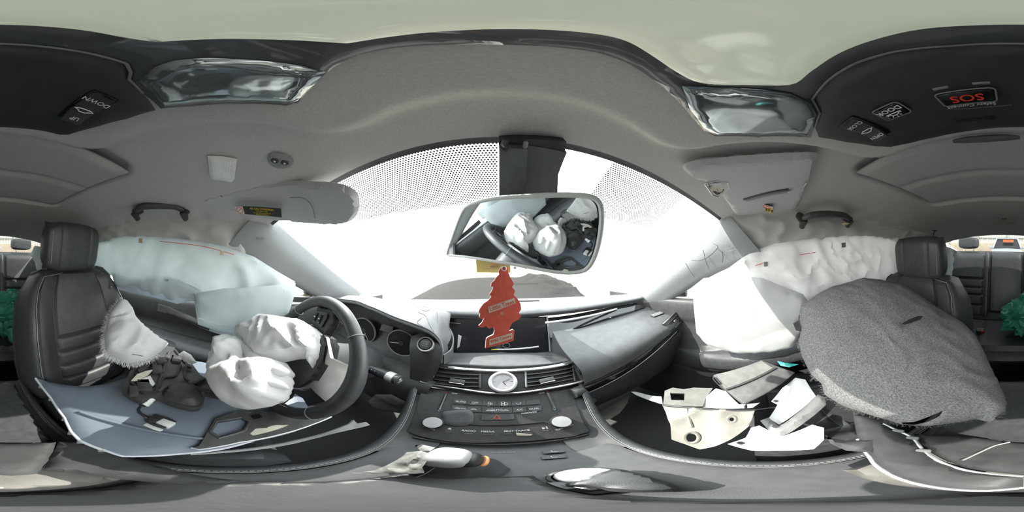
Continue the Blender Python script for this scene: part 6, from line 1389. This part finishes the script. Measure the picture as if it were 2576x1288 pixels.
# dark liner slabs across the tunnel
for nm, lab_, pts, z, th in (('rubber_liner', 'dark rubber liner slab draped behind the camera over the centre armrest', [(2296, 1090), (2410, 1094), (2500, 1106), (0, 1116), (100, 1114), (141, 1112), (128, 1150), (92, 1192), (30, 1197), (2540, 1192), (2433, 1178), (2355, 1145)], -.487, 0.012),
                         ('rubber_liner', 'dark rubber liner slab sagging from the armrest towards the driver seat', [(147, 1112), (200, 1109), (255, 1114), (300, 1136), (330, 1151), (420, 1177), (520, 1199), (650, 1212), (520, 1222), (420, 1216), (330, 1208), (240, 1197), (160, 1188), (106, 1183), (126, 1150)], -.487, 0.012)):
    t_ = thing(nm, lab_, 'liner', P(pts[0][0], pts[0][1], z=z - 0.01))
    o_ = [P(u, v, z=z) for u, v in pts]
    obj('slab', sheet(o_, th, bulge=0.006, back=0.0, res=0.008, rim=0.006, wr=0.004, wsc=16, seed=len(lab_), face=(0, 0, 1)), mat('grey_rubber', (0.032, 0.033, 0.033), 0.7, vary=0.2, vscale=20, bump=0.3, bscale=300), t_)
    if pts[0][0] > 2000:
        obj('moulded_line', tube(cr([P(u, v, z=z + 0.012) for u, v in ((2420, 1158), (2460, 1140), (2500, 1122), (2540, 1112))], 5), 0.002, 6), 'grey', t_)

# ================================================================== WRECKAGE ON THE PASSENGER SIDE
fo_ = [(2013, 778, .60), (2058, 746, .63), (2095, 727, .65), (2172, 707, .67), (2213, 711, .67), (2268, 723, .67), (2323, 755, .66), (2369, 787, .65), (2423, 819, .64), (2455, 855, .62), (2478, 901, .60), (2501, 951, .575), (2519, 988, .555), (2527, 1020, .54), (2522, 1038, .53), (2501, 1052, .52), (2492, 1062, .515), (2455, 1054, .515), (2387, 1065, .50), (2332, 1072, .49), (2268, 1068, .49), (2232, 1056, .50), (2172, 1038, .51), (2118, 1020, .52), (2074, 992, .54), (2067, 965, .555), (2040, 942, .57), (2017, 896, .58), (2009, 860, .59), (2017, 832, .60), (2011, 805, .60)]
ft_ = thing('wheel_arch_liner', 'large grey fibrous felt wheel arch liner humped over the passenger seat', 'wheel arch liner', P(2280, 1060, d=0.50))
ho1 = D3([(2258, 852, .60), (2272, 841, .60), (2298, 826, .60), (2310, 824, .60), (2302, 836, .60), (2280, 848, .60), (2263, 855, .60)])
ho2 = D3([(2262, 1060, .50), (2290, 1058, .50), (2316, 1046, .51), (2346, 1032, .52), (2342, 1044, .515), (2318, 1058, .505), (2292, 1066, .50), (2268, 1065, .495)])
obj('felt_shell', sheet(D3(fo_), 0.010, bulge=0.085, back=-0.075, res=0.0095, rim=0.02, wr=0.007, wsc=13, seed=41, holes=[ho1, ho2]), 'felt', ft_)
fz = []
random.seed(11)
rg = cr(D3(fo_), 14, True); cc = sum(rg, Vector()) / len(rg)
for p in rg:
    for _ in range(2):
        o_ = (p - cc).normalized(); q = p + Vector((random.uniform(-1, 1), random.uniform(-1, 1), random.uniform(-1, 1))) * 0.003
        fz.append(tube([q, q + o_ * random.uniform(0.002, 0.007) + Vector((random.uniform(-1, 1), random.uniform(-1, 1), random.uniform(-1, 1))) * 0.004], [0.0004, 0.0002], 3, caps=False))
obj('loose_fibres', join(fz), 'felt', ft_, kind='stuff')
fla = D3([(2010, 782, .60), (2056, 744, .63), (2098, 724, .655), (2140, 713, .67), (2120, 735, .64), (2080, 752, .62), (2050, 770, .60), (2030, 800, .59), (2016, 832, .59), (2002, 830, .59), (1996, 815, .595), (2010, 806, .60)])
flo = obj('plastic_flange', sheet(fla, 0.008, hard=True, res=0.012), mdp, ft_, label='dark plastic flange')
obj('rivet', ell(P(2028, 798, d=.578), 0.005, 0.005, 0.005, 10, 6, 1), 'grey', flo)
# cream bracket
crm = mat('cream_steel', (0.22, 0.208, 0.18), 0.55, vary=0.14, vscale=30, bump=0.1)
bk_ = thing('bracket', 'cream metal bracket with round holes standing on the passenger cushion front', 'bracket', P(1770, 1110, z=-0.60))
pA, pn_ = plane3(P(1667, 1019, d=.60), P(1899, 1032, d=.57), P(1763, 1130, d=.585))
def opl(pts, o=0.0): return onplane(pts, pA + pn_ * o, pn_)
if pn_.dot(-pA) < 0: pn_ = -pn_
def cpx(u, v, r, n=14): return [(u + r * cos(2 * pi * k / n), v + r * 0.8 * sin(2 * pi * k / n)) for k in range(n)]
fc = [(1667, 1019), (1730, 1024), (1818, 1030), (1899, 1031), (1893, 1050), (1884, 1072), (1839, 1105), (1801, 1122), (1763, 1130), (1726, 1117), (1692, 1105), (1688, 1067), (1676, 1038)]
obj('bracket_face', sheet(opl(fc), 0.005, hard=True, res=0.009, holes=[opl(cpx(1740, 1101, 13)), opl(cpx(1841, 1055, 6))], warp=lambda p: 0.006 * ridge(p, 11, 3.0)), crm, bk_)
for u, v, r in ((1740, 1101, 18), (1841, 1055, 11)):
    obj('hole_collar', tube(opl(cpx(u, v, r, 20), 0.004), 0.0035, 6, True), crm, bk_)
obj('stiffening_rib', tube(cr(opl([(1728, 1028), (1732, 1050), (1740, 1075)], 0.004), 5), 0.004, 6), crm, bk_)
ufl = [P(*q) for q in ((1668, 1019, .60), (1672, 984, .645), (1692, 976, .655), (1720, 980, .655), (1745, 976, .66), (1793, 977, .66), (1776, 1000, .635), (1768, 1023, .605))]
obj('bracket_flange', sheet(ufl, 0.005, hard=True, res=0.01, holes=[[P(*q) for q in ((1685, 990, .64), (1722, 990, .64), (1721, 1009, .62), (1688, 1009, .62))]]), mat('grey_cream_steel', (0.19, 0.185, 0.17), 0.6, vary=0.15, vscale=30), bk_)
obj('dark_edge', tube(opl([(1667, 1019), (1730, 1025), (1818, 1031), (1899, 1032)], 0.004), 0.0035, 6), 'dark', bk_)
obj('bent_arm', sheet([P(*q) for q in ((1588, 986, .72), (1600, 986, .72), (1640, 996, .69), (1665, 998, .66), (1668, 1018, .63), (1630, 1006, .68), (1600, 994, .715))], 0.004, hard=True, res=0.012), mat('grey_steel', (0.25, 0.25, 0.23), 0.6), bk_)
# half moon sheet painting a patch of light in the footwell
sc_ = thing('painted_light_patch', 'grey crescent sheet painted as a patch of light in the passenger footwell', 'scrap', P(1535, 1040, z=-0.80))
obj('scrap', sheet(Zs([(1486, 1052, -.78), (1515, 1034, -.79), (1550, 1014, -.79), (1584, 994, -.79), (1578, 1014, -.79), (1560, 1038, -.785), (1535, 1054, -.78), (1508, 1060, -.78)]), 0.004, bulge=0.004, res=0.015, face=(0, 0, 1)), mat('light_patch_grey', (0.35, 0.35, 0.31), 0.6, vary=0.1), sc_)
# control box
import itertools
bx_ = thing('control_box', 'grey black plastic box tipped on the wreckage beside the passenger door', 'box', P(1890, 990, z=-0.55))
T4 = [P(1793, 943, d=.64), P(1918, 905, d=.67), P(1952, 925, d=.65), P(1826, 980, d=.61)]
F2 = [P(2003, 936, d=.655), P(1872, 1018, d=.59)]
dn = Vector((0.05, 0.02, -0.07))
def hull(pts, bev=0.004):
    bm = bmesh.new()
    for p in pts: bm.verts.new(p)
    bmesh.ops.convex_hull(bm, input=list(bm.verts))
    loose = [v for v in bm.verts if not v.link_faces]
    if loose: bmesh.ops.delete(bm, geom=loose, context='VERTS')
    bmesh.ops.dissolve_limit(bm, angle_limit=radians(4), verts=list(bm.verts), edges=list(bm.edges))
    bmesh.ops.bevel(bm, geom=list(bm.edges), offset=bev, segments=2, profile=0.5, affect='EDGES', clamp_overlap=True)
    return bm
obj('box_body', hull(T4 + F2 + [T4[0] + dn, T4[1] + dn, F2[0] + dn * 0.7, F2[1] + dn * 0.6], 0.005), mat('grey_box_plastic', (0.11, 0.11, 0.11), 0.55, vary=0.15, vscale=50, bump=0.3), bx_)
lidp = [T4[0].lerp(T4[2], 0.04), T4[1].lerp(T4[3], 0.04), T4[2].lerp(T4[0], 0.05), T4[3].lerp(T4[1], 0.05)]
obj('box_lid', sheet([p * 0.992 for p in lidp], 0.006, hard=True, res=0.02), mat('box_lid', (0.17, 0.165, 0.16), 0.6, vary=0.2, vscale=24, bump=0.2), bx_)
obj('box_port', sheet([p * 0.99 for p in (T4[0].lerp(T4[3], 0.15), T4[0].lerp(T4[3], 0.6), (T4[0] + dn * 0.4).lerp(T4[3] + dn * 0.4, 0.6), (T4[0] + dn * 0.4).lerp(T4[3] + dn * 0.4, 0.15))], 0.003, hard=True, res=0.02), 'gloss', bx_)
obj('lid_lip', tube([T4[3] * 0.99, T4[2] * 0.99], 0.004, 6), 'plastic', bx_)
# white and grey arch parts
for nm, lab_, cat, pts, th, m_, kw in (
    ('airbag_scrap', 'torn white fabric scrap under the tipped control box', 'fabric', [(1801, 977, .665), (1826, 984, .63), (1859, 1017, .60), (1912, 1013, .62), (1893, 1026, .60), (1755, 1024, .615), (1772, 997, .645)], 0.006, 'airbag', dict(wr=0.014, wsc=24, seed=51)),
    ('broken_moulding', 'white broken plastic panel leaning beside the felt liner', 'car panel', [(2001, 950, .66), (2026, 955, .645), (2052, 996, .60), (1998, 1043, .59), (1960, 1068, .59), (1934, 1052, .61), (1956, 1018, .63), (1940, 1010, .64), (1968, 976, .66)], 0.005, 'white', dict(wr=0.006, wsc=18, seed=52)),
    ('broken_moulding', 'white jagged plastic panel lying nearest the console on the passenger cushion', 'car panel', [(1889, 1076, .575), (1910, 1070, .57), (1939, 1085, .56), (1964, 1098, .55), (2043, 1068, .55), (2073, 1076, .54), (2073, 1106, .53), (2047, 1130, .525), (1943, 1134, .54), (1893, 1134, .55), (1830, 1117, .57), (1876, 1101, .57)], 0.006, 'white', dict(wr=0.008, wsc=20, seed=53)),
    ('arch_strip', 'grey curved plastic strip across the white broken panels', 'trim strip', [(2058, 992, .585), (2076, 1000, .575), (2078, 1018, .56), (2028, 1060, .54), (1986, 1089, .535), (1964, 1098, .535), (1940, 1088, .545), (1912, 1058, .565), (1934, 1050, .575), (1960, 1073, .555), (2001, 1043, .56), (2044, 1003, .58)], 0.012, 'grey', dict(bulge=0.006, back=0.0)),
    ('arch_strip', 'dark sickle shaped plastic strip at the lower edge of the felt liner', 'trim strip', [(2076, 1094, .52), (2090, 1102, .515), (2130, 1108, .51), (2200, 1106, .50), (2192, 1138, .495), (2130, 1134, .50), (2090, 1116, .51)], 0.010, 'plastic', dict(bulge=0.004, back=0.0)),
    ('sill_cover', 'long grey sill cover bent across the tunnel below the felt liner', 'sill cover', [(2145, 1036, .53), (2190, 1050, .525), (2222, 1066, .52), (2260, 1084, .515), (2296, 1102, .51), (2323, 1134, .50), (2355, 1157, .495), (2433, 1184, .49), (2574, 1199, .49), (2574, 1226, .495), (2480, 1234, .49), (2387, 1230, .49), (2273, 1207, .495), (2204, 1170, .50), (2186, 1147, .505), (2158, 1104, .51)], 0.010, 'sill', dict(bulge=0.006, back=0.0)),
    ('teal_scrap', 'small plastic splinter painted with a teal glint beside the control box', 'scrap', [(1955, 908, .68), (1975, 913, .67), (2010, 916, .66), (1985, 924, .66), (1964, 920, .67)], 0.005, 'teal', dict(wr=0.004, wsc=50, seed=4))):
    t_ = thing(nm, lab_, cat, P(*pts[0]))
    if m_ == 'sill': M_['sill'] = mat('grey_sill_plastic', (0.045, 0.046, 0.046), 0.55, vary=0.15, vscale=40, bump=0.2)
    if m_ == 'teal': M_['teal'] = mat('teal_glint_plastic', (0.05, 0.45, 0.42), 0.3, vary=0.3, vscale=60)  # teal colour paints a glint on the splinter
    o_ = D3(pts)
    pe = obj('panel' if cat != 'fabric' else 'cloth', sheet(o_, th, res=0.009, rim=th / 2, **kw), m_, t_)
    if nm == 'sill_cover':
        obj('bright_lip', tube(cr(o_[9:16], 4), 0.0035, 6), 'silver', t_, label='pale lip')
        obj('inner_lip', tube(cr(o_[2:9], 4), 0.003, 6), 'silver', t_)
        for q in (3, 4, 5): obj('clip', xf(rbox(0.018, 0.010, 0.008, None, 0.002), frame(o_[q] * 0.99, (1, 0.4, 0), (0, 0, 1))), 'grey', t_)
    if nm == 'broken_moulding':
        c = sum(o_, Vector()) / len(o_)
        obj('mounting_hole', lathe([(0.0, 0.004), (0.004, 0.004), (0.006, 0.001)], 14, frame(o_[-2].lerp(c, 0.25) * 0.985, (1, 0, 0), (0, 1, 0.3))), 'dark', t_)
# wing mirrors outside the corner glass
for sx, (u, v), lab_ in ((-1, (770, 716), 'dark wing mirror outside the driver corner glass'), (1, (1722, 722), 'dark wing mirror outside the passenger corner glass')):
    c = P(u, v, x=sx * 0.98)
    t_ = thing('wing_mirror', lab_, 'mirror', c + Vector((0, 0, -0.08)))
    obj('mirror_shell', ell(c, 0.11, 0.06, 0.075, 28, 14, 0.6), mat('dark_paint', (0.03, 0.03, 0.03), 0.3), t_)
    obj('mirror_glass', ell(c + Vector((0, -0.035, 0)), 0.095, 0.03, 0.062, 24, 10, 0.6), 'mirror', t_)
    obj('mirror_foot', tube([c + Vector((-sx * 0.08, 0.02, -0.05)), Vector((sx * 0.765, c.y + 0.02, -0.205))], 0.022, 10), 'dark', t_)
